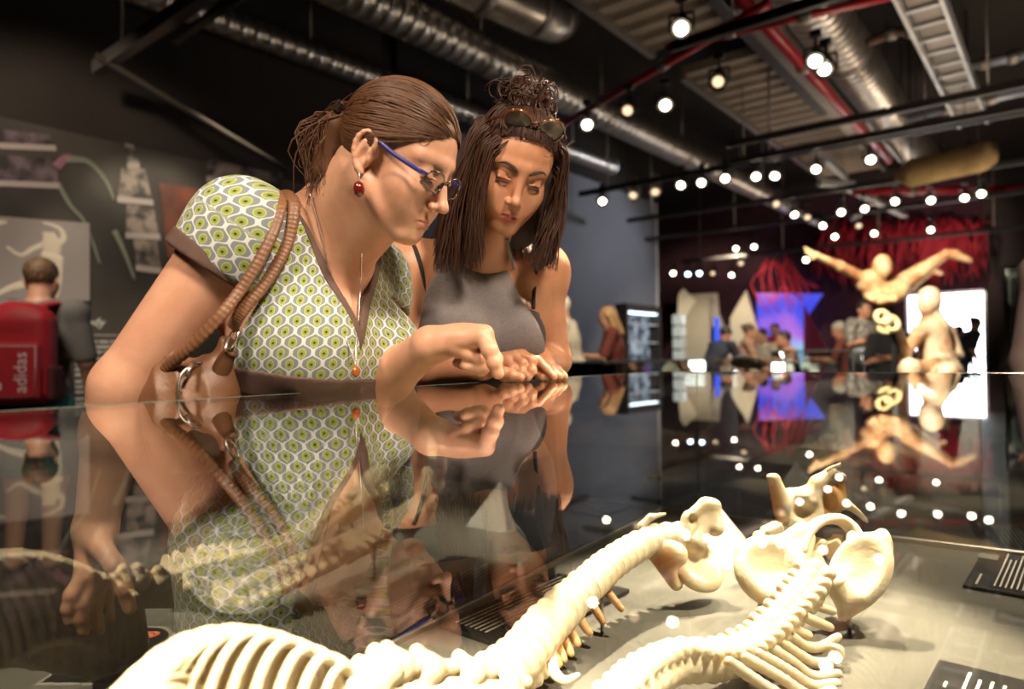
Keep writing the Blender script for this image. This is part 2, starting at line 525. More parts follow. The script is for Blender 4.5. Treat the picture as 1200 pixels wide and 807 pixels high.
# back wall with the bright doorway
def onback(px, py): return PV(px, py, G * GB, G)
dl = onback(1062, 430); dr = onback(1157.5, 430); dt = onback(1110, 341)
cl, cr, zt = dl @ C_, dr @ C_, dt[2]
gbox('wall_back', GB, GB + 0.2, -9.2, cl, 0, 4.7, m_purple)
gbox('wall_back_right', GB, GB + 0.2, cr, 7, 0, 4.7, m_dark)
gbox('wall_back_head', GB, GB + 0.2, cl, cr, zt, 4.7, m_purple)
b = MB(); q = 0.05
for c0, c1, z0, z1 in ((cl, cl + q, 0, zt), (cr - q, cr, 0, zt), (cl, cr, zt - q, zt), ((cl + cr) / 2 - 0.02, (cl + cr) / 2 + 0.02, 0, 0.03)):
    b.box(GC(GB + 0.1, (c0 + c1) / 2, (z0 + z1) / 2), (0.09, (c1 - c0) / 2, (z1 - z0) / 2), MG)
d1 = b.build('door_1', mat('door_metal', (0.5, 0.52, 0.55), 0.4, 0.5)); d1['kind'] = 'structure'
gbox('ground', 24, 40, -20, 12, -0.1, 0, mat('bright_paving', (0.8, 0.8, 0.78), 0.9))
g_ = MB().box(GC(23, -1, 3), (0.05, 8, 3), MG).build('exterior', emis('daylight', (0.93, 0.97, 1.0), 9.0, True)); g_['kind'] = 'structure'

# red strands hung in front of the back wall
def strands(name, px0, px1, py0, py1, n, g, label, col, seed, lean=0.3):
    rg = np.random.default_rng(seed); b = MB()
    for i in range(n):
        px = rg.uniform(px0, px1); a = PV(px, py0 + rg.uniform(-8, 8), G * g, G); l = PV(px + rg.normal(0, 10) - 12 * lean, rg.uniform(py0 + 30, py1), G * g, G)
        mid = (a + l) / 2 + C_ * rg.normal(0, 0.12) + G * rg.uniform(-0.4, 0.1); mid[2] += rg.normal(0, 0.1)
        b.tube(smooth_path([a, mid, l], 7), rg.uniform(0.006, 0.016), 4)
    o = b.build(name, col); tag(o, label, 'hanging', kind='stuff'); return o
m_red = mat('red_cord', (0.34, 0.012, 0.026), 0.6)
strands('red_cords', 968, 1152, 262, 336, 230, GB - 0.6, 'mass of red cords hanging on the far wall behind the leaping figure', m_red, 3)
strands('pink_cords', 896, 928, 305, 368, 22, GB - 1.2, 'bright pink cords hanging in front of the blue screen', mat('pink_cord', (0.9, 0.05, 0.09), 0.5), 4, -1.2)

# geometric wall shapes beside the screen
def flat_shape(name, pts, g, m, label, cat, thick=0.06, group=None):
    q = [PV(x, y, G * g, G) for x, y in pts]; o = q[0]
    o2 = MB().prism([((p - o) @ C_, p[2] - o[2]) for p in q], o, C_, ZU, G, thick).build(name, m)
    return tag(o2, label, cat, group)
m_beige = mat('beige_board', (0.62, 0.56, 0.44), 0.7, col2=(0.5, 0.45, 0.36), scale=1.0)
m_tan = mat('shaded_board', (0.36, 0.33, 0.29), 0.7)
flat_shape('wall_panel', [(796, 440), (800, 345), (840, 343), (848, 440)], 15.2, m_beige, 'beige slanted board left of the dark blue leaning visitor', 'panel')
flat_shape('wall_panel', [(836, 440), (833, 345), (872, 440)], 15.0, m_tan, 'dim grey wedge board with a blue edge between two beige boards', 'panel')
flat_shape('wall_panel', [(852, 440), (856, 372), (874, 340), (892, 400), (893, 440)], 14.8, m_beige, 'pointed cream board just left of the blue screen', 'panel')
flat_shape('light_strip', [(837, 416), (837, 372), (841, 372), (842, 416)], 14.6, emis('blue_strip', (0.05, 0.12, 1.0), 1.2), 'thin blue lit strip standing between the beige boards', 'light')
flat_shape('wall_panel', [(941, 440), (942, 358), (968, 408), (968, 440)], 14.7, mat('magenta_board', (0.30, 0.03, 0.10), 0.7), 'magenta pointed board right of the blue screen', 'panel')
flat_shape('wall_panel', [(795, 345), (800, 338), (815, 352), (793, 386)], 14.9, mat('cream_board', (0.8, 0.74, 0.6), 0.7), 'small cream sliver of board at the left end of the boards', 'panel')
nt = NT('screen_glow'); e = nt.n('ShaderNodeEmission'); tc = nt.n('ShaderNodeTexCoord'); nz = nt.n('ShaderNodeTexNoise'); nz.inputs['Scale'].default_value = 0.9; nz.inputs['Detail'].default_value = 1
rp = nt.n('ShaderNodeValToRGB'); el = rp.color_ramp.elements; el[0].position = 0.36; el[0].color = (0.02, 0.06, 0.9, 1); el[1].position = 0.66; el[1].color = (0.35, 0.65, 1, 1)
x_ = rp.color_ramp.elements.new(0.5); x_.color = (0.12, 0.12, 0.95, 1); x_ = rp.color_ramp.elements.new(0.58); x_.color = (0.55, 0.2, 0.85, 1)
nt.l(tc.outputs['Object'], nz.inputs[0]); nt.l(nz.outputs[0], rp.inputs[0]); nt.l(rp.outputs[0], e.inputs[0]); e.inputs[1].default_value = 0.9; nt.l(e.outputs[0], nt.out.inputs[0])
flat_shape('video_screen', [(887, 400), (887, 343), (964, 344), (942, 376), (943, 440), (888, 440)], 15.4, nt.m, 'glowing blue and violet projection screen on the far wall', 'screen')

# lit showcase let into the partition
def onwall(px, py, off=0.0): return PV(px, py, C_ * (CW + off), C_)
sc_ = empty('wall_showcase', onwall(741, 414), 'glowing white-blue showcase in the grey partition behind the long-haired visitor', 'showcase')
a = onwall(722, 364); c = onwall(762, 440)
g0, g1, z1, z0 = a @ G, c @ G, a[2], 0.6
nt = NT('showcase_glow'); e = nt.n('ShaderNodeEmission'); tc = nt.n('ShaderNodeTexCoord'); nz = nt.n('ShaderNodeTexNoise'); nz.inputs['Scale'].default_value = 5
nt.l(tc.outputs['Object'], nz.inputs[0]); mr = nt.n('ShaderNodeMapRange'); mr.inputs[1].default_value = 0.4; mr.inputs[2].default_value = 0.62; nt.l(nz.outputs[0], mr.inputs[0])
nt.l(mixc(nt, E(nt, mr.outputs[0]), (0.10, 0.13, 0.17), (0.75, 0.85, 0.95)), e.inputs[0]); e.inputs[1].default_value = 0.55; nt.l(e.outputs[0], nt.out.inputs[0])
gbox('back_panel', g0, g1, CW + 0.004, CW + 0.012, z0, z1, nt.m, sc_, None)
b = MB()
for k in range(4): b.box(GC((g0 + g1) / 2, CW + 0.10, z0 + (z1 - z0) * (k + 0.5) / 4.2), ((g1 - g0) / 2 - 0.03, 0.08, 0.012), MG)
b.build('shelf', mat('shelf_glass', (0.45, 0.5, 0.55), 0.3), sc_)
b = MB()
for gg in (g0, g1): b.box(GC(gg, CW + 0.10, (z0 + z1) / 2), (0.03, 0.11, (z1 - z0) / 2), MG)
b.box(GC((g0 + g1) / 2, CW + 0.10, z1 + 0.05), ((g1 - g0) / 2 + 0.03, 0.11, 0.06), MG)
b.build('frame', m_dark, sc_)
b = MB().box(GC((g0 + g1) / 2, CW + 0.12, z1 - 0.02), ((g1 - g0) / 2 - 0.04, 0.05, 0.012), MG); b.build('lamp_strip', emis('showcase_lamp', (0.75, 0.9, 1.0), 4.0), sc_)

# ------------------------------------------------------------------ mural wall
m_mural = mat('mural_print', (0.075, 0.062, 0.052), 0.55, col2=(0.024, 0.02, 0.018), scale=1.3, detail=2)
t0 = onwall(0, 139); g_l, g_r = -3.9, 4.85
mural = empty('wall_mural', onwall(170, 330), 'dark printed mural covering the wall behind the older woman', 'mural')
gbox('board', g_l, g_r, CW + 0.002, CW + 0.05, 0.02, t0[2], m_mural, mural, None)
def print_on(name, pts, m, parent, off=0.052, th=0.003):
    q = [onwall(x, y, off) for x, y in pts]; o = q[0]
    return MB().prism([((p - o) @ G, p[2] - o[2]) for p in q], o, G, ZU, -C_, -th).build(name, m, parent)
m_photo = mat('printed_photo', (0.30, 0.24, 0.21), 0.5, col2=(0.03, 0.025, 0.024), scale=9, detail=6, lo=0.42, hi=0.6)
m_photo2 = mat('printed_violet_photo', (0.18, 0.13, 0.15), 0.5, col2=(0.03, 0.022, 0.025), scale=6, detail=5, lo=0.42, hi=0.6)
m_rust = mat('printed_rust_photo', (0.22, 0.06, 0.03), 0.5, col2=(0.06, 0.02, 0.012), scale=4)
m_edge = mat('printed_pale_edge', (0.42, 0.36, 0.34), 0.5)
for tiers in ([[(-30, 148), (58, 158), (64, 170), (-30, 166)], [(-30, 180), (66, 186), (68, 214), (-30, 210)]],
              [[(146, 168), (156, 170), (162, 190), (150, 190)], [(142, 196), (170, 198), (178, 234), (138, 230)], [(148, 240), (180, 242), (186, 274), (148, 272)], [(156, 280), (184, 282), (188, 314), (160, 310)]],
              [[(243, 186), (330, 204), (330, 226), (243, 206)], [(243, 218), (330, 240), (330, 300), (243, 300)]]):
    for k, t in enumerate(tiers):
        p = print_on('photo_print', t, m_photo2 if t[0][0] < 0 else m_photo, mural)
        (x3, y3), (x2, y2) = t[3], t[2]
        print_on('pale_border', [(x3 - 1, y3), (x2 + 1, y2), (x2 + 2, y2 + 7), (x3 - 1, y3 + 7)], m_edge, p, 0.056)
print_on('rust_print', [(186, 214), (238, 222), (236, 330), (196, 300)], m_rust, mural)
m_ghost = mat('printed_ghost', (0.20, 0.22, 0.17), 0.6); m_ghost2 = mat('printed_pink_glow', (0.30, 0.13, 0.19), 0.6)
def streak(name, pts, w, m):
    q = np.array([onwall(x, y, 0.055) for x, y in pts]); MB().tube(smooth_path(q, 20), w * np.linspace(1, 0.4, 20), 8, True, (C_, 0.08, 1.0)).build(name, m, mural)
streak('light_streak', [(78, 186), (104, 190), (124, 212), (134, 236)], 0.028, m_ghost)
streak('light_streak', [(68, 214), (82, 240), (100, 262), (118, 312)], 0.018, m_ghost)
streak('light_streak', [(134, 270), (146, 296), (158, 328)], 0.022, m_ghost)
streak('pink_streak', [(66, 196), (80, 184), (92, 190)], 0.035, m_ghost2)
# framed dancer print, caption and text lines on the mural wall
fr = empty('dancer_poster', onwall(50, 352, 0.06), 'grey poster of a pale dancer on the wall above the man with the red backpack', 'poster')
q = [onwall(x, y, 0.06) for x, y in ((-60, 348), (103, 352.5), (103, 262), (-60, 250))]; o = q[0]
sq = [((p - o) @ G, p[2] - o[2]) for p in q]
MB().prism(sq, o, G, ZU, -C_, -0.035).build('board', mat('poster_grey', (0.30, 0.265, 0.26), 0.6, col2=(0.27, 0.24, 0.235), scale=2), fr)
m_dn = mat('printed_dancer', (0.66, 0.58, 0.47), 0.6)
def limb(b, pts, ws):
    w = np.array([onwall(x, y, 0.096) for x, y in pts]); n = len(pts) * 5
    b.tube(smooth_path(w, n), np.interp(np.linspace(0, 1, n), np.linspace(0, 1, len(ws)), ws) * 4.6 / 800, 10, True, (C_, 0.05, 1.0))
b = MB()
limb(b, [(61, 297), (60, 285), (58, 276)], [10, 11, 7])
limb(b, [(56, 285), (40, 291), (24, 299), (8, 289)], [4.5, 3.4, 2.6, 1.6])
limb(b, [(65, 288), (74, 280), (72, 270), (62, 264), (50, 261)], [4.5, 3.6, 2.8, 2.4, 1.4])
limb(b, [(58, 280), (57, 272)], [7, 7.5])
limb(b, [(60, 296), (58, 318), (40, 330), (14, 337), (-6, 346)], [11, 12, 6, 4, 2.5])
limb(b, [(64, 300), (66, 330), (64, 350)], [10, 6, 4])
b.build('dancer_figure', m_dn, fr)
limb_b = MB(); limb(limb_b, [(-14, 259), (-2, 261), (8, 260)], [2, 3.2, 1.6]); limb_b.build('hand_print', m_dn, fr)
m_white = mat('printed_white', (0.82, 0.80, 0.76), 0.6)
cp = text_mesh('wall_caption', 'Body', 0.085, onwall(91, 381, 0.055), G, ZU, m_white, None, 0.0008, 0.25); tag(cp, 'white slanted caption word on the mural right of the dancer poster', 'lettering')
tx = MB(); rg = np.random.default_rng(5)
def words(b, o, U, Vv, N, wid, hgt, rg, fill=0.9, gap=0.25):
    """one line of tiny word bars"""
    x = 0.0; end = wid * fill
    while x < end:
        w = min(hgt * rg.uniform(1.2, 4.5), end - x); c = o + U * (x + w / 2); b.box(c, (w / 2, hgt * 0.32, 0.0004), np.array([U, Vv, N])); x += w + hgt * gap * 1.6
y = 392.0
for k in range(15):
    o = onwall(88, y, 0.0545); words(tx, o, G, ZU, C_, 0.62, 0.030 if k else 0.012, rg, rg.uniform(0.6, 1.0), 0.25 if k else 0.0); y += 8 if k in (0, 3, 7, 10) else 6.2
tag(tx.build('wall_text', mat('printed_grey_text', (0.5, 0.49, 0.47), 0.6)), 'block of small pale text lines on the mural under the caption', 'text')
# ------------------------------------------------------------------ things under the ceiling
m_galv = mat('galvanised_steel', (0.62, 0.58, 0.52), 0.32, 0.9, col2=(0.48, 0.44, 0.39), scale=7)
m_galv_dark = mat('dull_steel', (0.30, 0.27, 0.24), 0.45, 0.7)
m_track = mat('black_track', (0.018, 0.016, 0.015), 0.5)
m_redpipe = mat('red_pipe', (0.42, 0.02, 0.03), 0.35)
m_tray = mat('tray_steel', (0.62, 0.63, 0.64), 0.4, 0.5)
m_bluepipe = mat('blue_grey_pipe', (0.30, 0.34, 0.40), 0.45, 0.3)
m_brown = mat('brown_pipe', (0.20, 0.12, 0.08), 0.5)
m_ochre = mat('ochre_wrap', (0.42, 0.29, 0.11), 0.8, col2=(0.22, 0.14, 0.06), scale=4)
CZ = CAM[2]

def spiral_duct(a, b, r, label, cap=False, pitch=0.115, group='spiral ducts'):
    """spiral seamed duct: ribbed lathe, hangers, end cap"""
    L = np.linalg.norm(b - a); ax = (b - a) / L
    root = empty('ventilation_duct', a, label, 'duct', group)
    n = int(L / pitch); prof = []
    for k in range(n):
        z = k * pitch
        prof += [(r, z), (r, z + pitch * 0.86), (r * 1.035, z + pitch * 0.90), (r * 1.035, z + pitch * 0.97)]
    MB().lathe(a, ax, prof, 24).build('duct_tube', m_galv, root)
    for k in range(1, int(L / 1.9) + 1):
        c = a + ax * k * 1.9
        if c[2] > 4.7: continue
        h = MB().lathe(c - ax * 0.012, ax, [(r * 1.05, 0), (r * 1.05, 0.024)], 20)
        h.tube([c + ZU * r, np.array([c[0], c[1], 4.7])], 0.008, 6); h.build('hanger', m_galv_dark, root)
    if cap: MB().lathe(b, ax, [(r * 1.06, -0.05), (r * 1.06, 0.0), (r * 0.85, 0.04), (r * 0.1, 0.05)], 20).build('end_cap', m_tray, root)
    return root
spiral_duct(PZ(60, -50, CZ + 2.6), PZ(717, 195, CZ + 2.6), 0.105, 'slim silver duct passing over the heads of both women, ending in a capped end', True)
spiral_duct(PZ(330, -50, CZ + 2.6), PZ(925, 240, CZ + 2.6), 0.158, 'bright silver duct crossing the ceiling right of the young woman')
spiral_duct(PZ(905, -60, CZ + 2.6), PZ(1080, 185, CZ + 2.6), 0.21, 'wide dull duct under the ceiling at upper right, its end over the leaping figure')
# elbow duct
el_ = empty('duct_elbow', PZ(600, 10, CZ + 2.9), 'short fat duct with a rounded elbow end at the top edge above the younger woman', 'duct')
pts = smooth_path([PZ(470, -55, CZ + 2.95), PZ(560, -14, CZ + 2.95), PZ(625, 14, CZ + 2.95), PZ(650, 22, CZ + 3.05), PZ(655, 16, CZ + 3.35)], 26)
MB().tube(pts, 0.20, 22).build('duct_tube', m_galv, el_)
for k in (6, 12, 17): MB().tube(pts[k:k + 2], 0.208, 22).build('seam_band', m_galv_dark, el_)

# ribbed deck
def deck(pl, pr, l0, l1, z, label):
    a = PZ(*pl, z); b = PZ(*pr, z); c0, c1 = a @ C_, b @ C_
    n = int((l1 - l0) / 0.03); V = []
    for i in range(n + 1):
        g = l0 + i * 0.03; ph = (i % 8) / 8.0
        dz = 0.0 if ph < 0.5 else 0.045
        V += [GC(g, c0, z + dz), GC(g, c1, z + dz), GC(g, c1, z + 0.09), GC(g, c0, z + 0.09)]
    F = []
    for i in range(n):
        for k in range(4):
            F.append((i * 4 + k, i * 4 + (k + 1) % 4, i * 4 + 4 + (k + 1) % 4, i * 4 + 4 + k))
    F += [(0, 3, 2, 1), tuple(n * 4 + k for k in range(4))]
    root = empty('ceiling_deck', GC(l0, (c0 + c1) / 2, z), label, 'ceiling panel')
    MB().raw(V, F).build('ribbed_sheet', mat('deck_sheet', (0.44, 0.37, 0.29), 0.5, 0.2, col2=(0.36, 0.30, 0.24), scale=2), root)
    for c in (c0, c1):
        MB().box(GC((l0 + l1) / 2, c, z + 0.03), ((l1 - l0) / 2, 0.03, 0.08), MG).build('edge_beam', m_galv_dark, root)
    return root
zd = CZ + 2.75
deck((800, 88), (881, 37), PZ(800, 88, zd) @ G, PZ(985, 205, zd) @ G, zd, 'ribbed metal deck hanging over the middle of the hall')
deck((765, 62), (872, 0), PZ(600, -45, zd) @ G, PZ(765, 62, zd) @ G, zd, 'near ribbed metal deck at the top edge right of the elbow duct')
# second sloping strip beside the deck
for p0, p1, w, m, lb in (((872, 0), (1010, 160), 0.09, m_galv_dark, 'brown beam running along the right side of the ribbed deck'),
                         ((1017, 139), (1057, 185), 0.035, m_tray, 'short bright steel conduit below the wide dull duct'),
                         ((962, 180), (991, 207), 0.04, m_tray, 'short bright steel conduit at the far end of the ribbed deck'),
                         ((832, -10), (965, 130), 0.05, m_track, 'thin dark beam right of the ribbed deck')):
    a, b = PZ(*p0, CZ + 2.5), PZ(*p1, CZ + 2.5); d = (b - a); L = np.linalg.norm(d)
    tag(MB().box((a + b) / 2, (L / 2, w, 0.05), frame(d), 0.01).build('beam', m, None), lb, 'beam')

# pipes
def pipe(pp, z, r, m, label, name='pipe', cat='pipe', joint=True):
    pts = np.array([PZ(x, y, CZ + (z if np.isscalar(z) else z[i])) for i, (x, y) in enumerate(pp)])
    if len(pts) > 2: pts = smooth_path(pts, 20)
    root = empty(name, pts[0], label, cat)
    MB().tube(pts, r, 10).build('tube', m, root)
    if joint:
        for t in (0.3, 0.62):
            c = pts[0] + (pts[-1] - pts[0]) * t if len(pts) == 2 else pts[int(t * 19)]
            d = pts[-1] - pts[0]; d = d / np.linalg.norm(d)
            MB().lathe(c - d * 0.04, d, [(r * 1.25, 0), (r * 1.35, 0.02), (r * 1.35, 0.06), (r * 1.25, 0.08)], 12).build('coupling', m_galv_dark, root)
    return root
pipe([(648, 152), (900, 4)], 2.15, 0.032, m_redpipe, 'red sprinkler pipe slanting from behind the younger head to the top edge')
pipe([(780, 56), (1060, -8)], 2.2, 0.028, m_redpipe, 'thin red pipe crossing in front of the ribbed deck at the top')
pipe([(860, -12), (1042, 188)], 2.3, 0.045, m_redpipe, 'dull red pipe running along the ceiling left of the wide duct')
pipe([(1000, 225), (1230, 220)], 2.1, 0.05, m_redpipe, 'far red pipe crossing above the red cords')
pipe([(1017, 50), (1050, 38), (1072, 40), (1096, 66)], 2.4, 0.035, m_brown, 'bent brown pipe between the wide duct and the cable tray')
pipe([(1123, 80), (1230, 58)], 2.3, 0.04, m_bluepipe, 'pale blue grey pipe at the right edge, nearest of the three')
pipe([(1064, 138), (1230, 100)], 2.3, 0.04, m_bluepipe, 'pale blue grey pipe passing the lower end of the cable tray')
pipe([(1053, 155), (1230, 124)], 2.3, 0.03, m_bluepipe, 'thin blue grey pipe, lowest of those at right')
# cable tray
ct = empty('cable_tray', PZ(1080, 0, CZ + 2.2), 'pale steel cable tray coming down from the top edge at upper right', 'cable tray')
a, b = PZ(1062, -40, CZ + 2.2), PZ(1140, 142, CZ + 2.2); d = (b - a); L = np.linalg.norm(d); Mt = frame(d)
for sgn in (-1, 1): MB().box((a + b) / 2 + Mt[1] * sgn * 0.11, (L / 2, 0.012, 0.05), Mt).build('side_rail', m_tray, ct)
rg = MB()
for t in np.linspace(0.02, 0.98, int(L / 0.25)): rg.box(a + d * t, (0.02, 0.11, 0.008), Mt)
rg.build('rungs', m_tray, ct)
MB().box((a + b) / 2 + ZU * 0.03, (L / 2, 0.085, 0.02), Mt).build('cables', m_galv_dark, ct)
# ochre bundle
ob = empty('wrapped_bundle', PZ(1110, 195, CZ + 2.0), 'ochre cloth wrapped bundle slung under the ceiling at far right', 'bundle')
pts = smooth_path([PZ(1050, 207, CZ + 2.0), PZ(1080, 200, CZ + 2.0), PZ(1120, 191, CZ + 2.0), PZ(1164, 179, CZ + 2.0)], 20)
MB().tube(pts, np.interp(np.linspace(0, 1, 20), [0, 0.2, 0.6, 0.9, 1], [0.05, 0.16, 0.15, 0.16, 0.12]), 16, True, (ZU, 1.0, 0.7)).build('wrapping', m_ochre, ob)
for k in (4, 10, 15): MB().tube([pts[k], pts[k] + ZU * (4.69 - pts[k][2])], 0.01, 6).build('sling', m_track, ob)

# lighting tracks, all across the hall
tracks = []
def track(px, py, z, c0, c1, label, r=0.03, m=None):
    p = PZ(px, py, CZ + z); g = p @ G
    root = empty('lighting_track', GC(g, c0, CZ + z), label, 'lighting track', 'lighting tracks across the hall')
    MB().box(GC(g, (c0 + c1) / 2, CZ + z), (r * 0.8, (c1 - c0) / 2, r), MG, 0.004).build('rail', m or m_track, root)
    for c in np.arange(c0 + 0.4, c1, 1.6):
        MB().tube([GC(g, c, CZ + z), GC(g, c, 4.7)], 0.008, 6).build('hanger', m_galv_dark, root)
    tracks.append((g, z)); return root
track(763, 63, 1.95, -1.9, 5.0, 'nearest black lighting track, crossing over the younger head')
track(215, 10, 2.0, -5.1, -3.3, 'grey track end with a small cap, far upper left over the mural', 0.045, mat('grey_track', (0.16, 0.15, 0.14), 0.4, 0.4))
track(958, 148, 1.95, -2.4, 5.5, 'black lighting track passing across the middle of the ribbed deck')
track(1045, 154, 1.95, -2.6, 6.0, 'black lighting track just beyond the middle of the ribbed deck')
track(708, 222, 1.95, -4.5, 6.0, 'black track that carries the row of lit spotlights over the grey partition')
track(820, 246, 2.0, -5.0, 6.0, 'far black track behind the row of lit spotlights')
track(900, 262, 2.0, -6.0, 6.0, 'far black track over the blue screen')
track(960, 290, 1.9, -6.0, 6.0, 'farthest black track in front of the red cords')
tr = empty('ceiling_bar', PZ(275, 18, CZ + 2.1), 'thin black bar hanging across the slim duct at upper left', 'bar')
MB().tube([PZ(206, 47, CZ + 1.9), PZ(300, -18, CZ + 1.9)], 0.028, 8).build('tube', m_track, tr)
a, b = PZ(112, 64, CZ + 2.0), PZ(338, 200, CZ + 1.40)
tag(MB().tube([a, b], 0.022, 8).build('cable', mat('cable_brown', (0.028, 0.020, 0.014), 0.8)), 'thin brown cable slanting down the dark wall above the mural', 'cable')
# silver braces far off
for k, (p0, p1) in enumerate((((1000, 256), (1024, 232)), ((990, 218), (1060, 252)), ((905, 236), (960, 262)), ((960, 214), (1000, 216)))):
    a, b = PZ(*p0, CZ + 2.2), PZ(*p1, CZ + 2.2)
    tag(MB().box((a + b) / 2, (np.linalg.norm(b - a) / 2, 0.05, 0.04), frame(b - a), 0.01).build('brace', m_tray), ('pale steel brace crossing another brace left of the ochre bundle', 'long pale steel brace under the ochre bundle', 'pale steel brace beyond the end of the bright silver duct', 'short level steel brace at the end of the bright conduit')[k], 'brace')

# spotlights
m_lamp = mat('lamp_black', (0.02, 0.018, 0.017), 0.35)
m_lampw = mat('lamp_silver', (0.55, 0.53, 0.5), 0.3, 0.8)
e_warm = emis('lamp_glow', (1.0, 0.86, 0.62), 16.0); e_cool = emis('cool_lamp_glow', (0.65, 0.85, 1.0), 13.0); e_dim = emis('dim_lamp_glow', (1.0, 0.7, 0.42), 1.6)
protos = {}
def spot_proto(kind, em, housing):
    root = empty('track_spotlight', (0, 0, 0))
    MB().box((0, 0, 0.155), (0.035, 0.02, 0.022), None, 0.006).tube([(0, 0, 0.14), (0, 0, 0.06)], 0.009, 8).build('stem', housing, root)
    y = MB().box((0.066, 0, 0.02), (0.005, 0.014, 0.05), None, 0.003).box((-0.066, 0, 0.02), (0.005, 0.014, 0.05), None, 0.003).box((0, 0, 0.066), (0.07, 0.014, 0.005), None, 0.003)
    y.build('yoke', housing, root)
    ax = np.array([0, -0.78, -0.62]); ax /= np.linalg.norm(ax)
    MB().lathe(-ax * 0.09, ax, [(0.024, 0.0), (0.034, 0.012), (0.040, 0.05), (0.058, 0.10), (0.061, 0.165), (0.056, 0.168), (0.050, 0.150)], 18).build('housing', housing, root)
    MB().lathe(-ax * 0.09, ax, [(0.036, 0.151), (0.036, 0.156), (0.024, 0.160), (0.004, 0.162)], 18).build('lens', em, root)
    return root
spots = [(799, 30, 'w', 0), (843, 92, 'd', 0), (779, 120, 'w', 0), (737, 126, 'd', 0), (688, 143, 'w', 0), (956, 68, 'w', 0), (968, 77, 'w', 0), (706, 233, 'w', 0), (743, 226, 's', 0), (768, 222, 's', 0), (799, 214, 'w', 0),
         (823, 211, 'w', 0), (850, 206, 'w', 0), (885, 204, 'w', 0), (909, 203, 'w', 0), (957, 195, 'w', 0), (1020, 184, 'w', 0), (930, 249, 'w', 0), (946, 252, 'd', 0), (986, 246, 'w', 0), (1012, 242, 'w', 0),
         (1050, 233, 'w', 0), (1090, 232, 'w', 0), (1131, 229, 'w', 0), (1151, 224, 'w', 0), (863, 289, 'w', 0), (884, 287, 'w', 0), (1090, 267, 'w', 0), (1025, 271, 'w', 0), (978, 275, 'w', 0), (964, 262, 'w', 0),
         (789, 318, 'w', 0), (806, 319, 'c', 0), (836, 318, 'd', 0), (858, 320, 'w', 0), (945, 302, 'w', 0), (1006, 262, 'd', 0), (910, 236, 'd', 0), (820, 318, 'c', 0), (868, 306, 'd', 0)]
where = {(799, 30): 'large lit spotlight near the top edge in front of the ribbed deck', (843, 92): 'unlit black spotlight turned away in front of the ribbed deck', (779, 120): 'lit spotlight hanging left of the bright silver duct, below the red pipe',
         (737, 126): 'dim spotlight on the bright silver duct above the younger head', (688, 143): 'lit spotlight just right of the sunglasses on the younger head', (956, 68): 'left of the two close lit spotlights beside the dull red pipe',
         (968, 77): 'right of the two close lit spotlights beside the dull red pipe', (706, 233): 'lit spotlight at the left end of the row, against the grey partition', (743, 226): 'silver spotlight second from the left in the row over the partition',
         (768, 222): 'silver spotlight at the corner of the grey partition', (1090, 267): 'lit spotlight directly above the foot of the leaping figure', (1151, 224): 'rightmost lit spotlight of the far group under the ochre bundle',
         (789, 318): 'low lit spotlight next to the two bluish ones above the boards', (945, 302): 'lit spotlight beside the hand of the leaping figure', (858, 320): 'low lit spotlight above the pointed cream board', (836, 318): 'dim spotlight low above the beige boards',
         (806, 319): 'bluish spotlight, the left of two low over the beige boards', (820, 318): 'bluish spotlight, the right of two low over the beige boards', (1020, 184): 'lit spotlight under the far end of the dull red pipe', (957, 195): 'lit spotlight below the far end of the ribbed deck'}
order = ['first', 'second', 'third', 'fourth', 'fifth', 'sixth', 'seventh', 'eighth', 'ninth', 'tenth', 'eleventh', 'twelfth', 'thirteenth', 'fourteenth', 'fifteenth', 'sixteenth', 'seventeenth', 'eighteenth', 'nineteenth', 'twentieth']
rest = sorted([s_ for s_ in spots if (s_[0], s_[1]) not in where])
for s_ in spots:
    px, py, kd, _ = s_
    z = 1.86 if py < 300 else 1.5
    p = PZ(px, py, CZ + z)
    if kd not in protos:
        r_ = spot_proto(kd, {'w': e_warm, 'c': e_cool, 'd': e_dim, 's': e_dim}[kd], m_lampw if kd == 's' else m_lamp); protos[kd] = r_
    else: r_ = copy_tree(protos[kd])
    if (px, py) in where: lb = where[(px, py)]
    else: lb = '%s spotlight of the far rows, %s from the left over the deck and boards' % ('dim' if kd == 'd' else 'lit', order[rest.index(s_)])
    r_.location = p; r_.rotation_euler = (0, 0, math.atan2(p[0], p[1]) * -1 + random.uniform(-0.25, 0.25))
    tag(r_, lb, 'spotlight', 'track spotlights')
    if py < 300 and p[2] + 0.18 < 3.2 and py > 0:
        pass
# ------------------------------------------------------------------ the glass case the women lean on
ZF = ZG - 0.404                  # floor of the case
K = PV(770, 435, CAM + np.array([0, 0, 0]), (0, 0, 1)) if False else None
_c = 0.047 * FPX / 18.9
KC = np.array([(770 - 600) / 800 * _c, _c, 0.0])       # far left corner in plan
def CS(u, v, z): return KC + UC * u + VC * v + ZU * z   # u<0 comes back along the women, v>0 goes right
MC = np.array([UC, VC, ZU])
UL, VL = 2.5, 1.5                # length beside the women, length of the far side
case = empty('display_case', CS(-UL / 2, VL / 2, 0), 'long glass topped display case holding the lit bones, in the foreground', 'display case')
m_top = glassmat('case_glass', (0.93, 0.965, 0.945), 1.85)
m_pane = glassmat('case_side_glass', (0.88, 0.93, 0.905), 2.35)
m_cfloor = mat('case_floor', (0.125, 0.118, 0.102), 0.36, col2=(0.138, 0.130, 0.113), scale=2, spec=0.5)
m_plinth = mat('case_plinth', (0.035, 0.035, 0.036), 0.35)
m_metal = mat('case_metal', (0.5, 0.47, 0.42), 0.3, 0.9)
m_edge_g = mat('glass_edge', (0.10, 0.13, 0.115), 0.2, 0.0)
def quad(name, pts, m, parent, smooth=False):
    return link(name, npmesh(name, pts, np.array([[0, 1, 2, 3]]), False), m, parent)
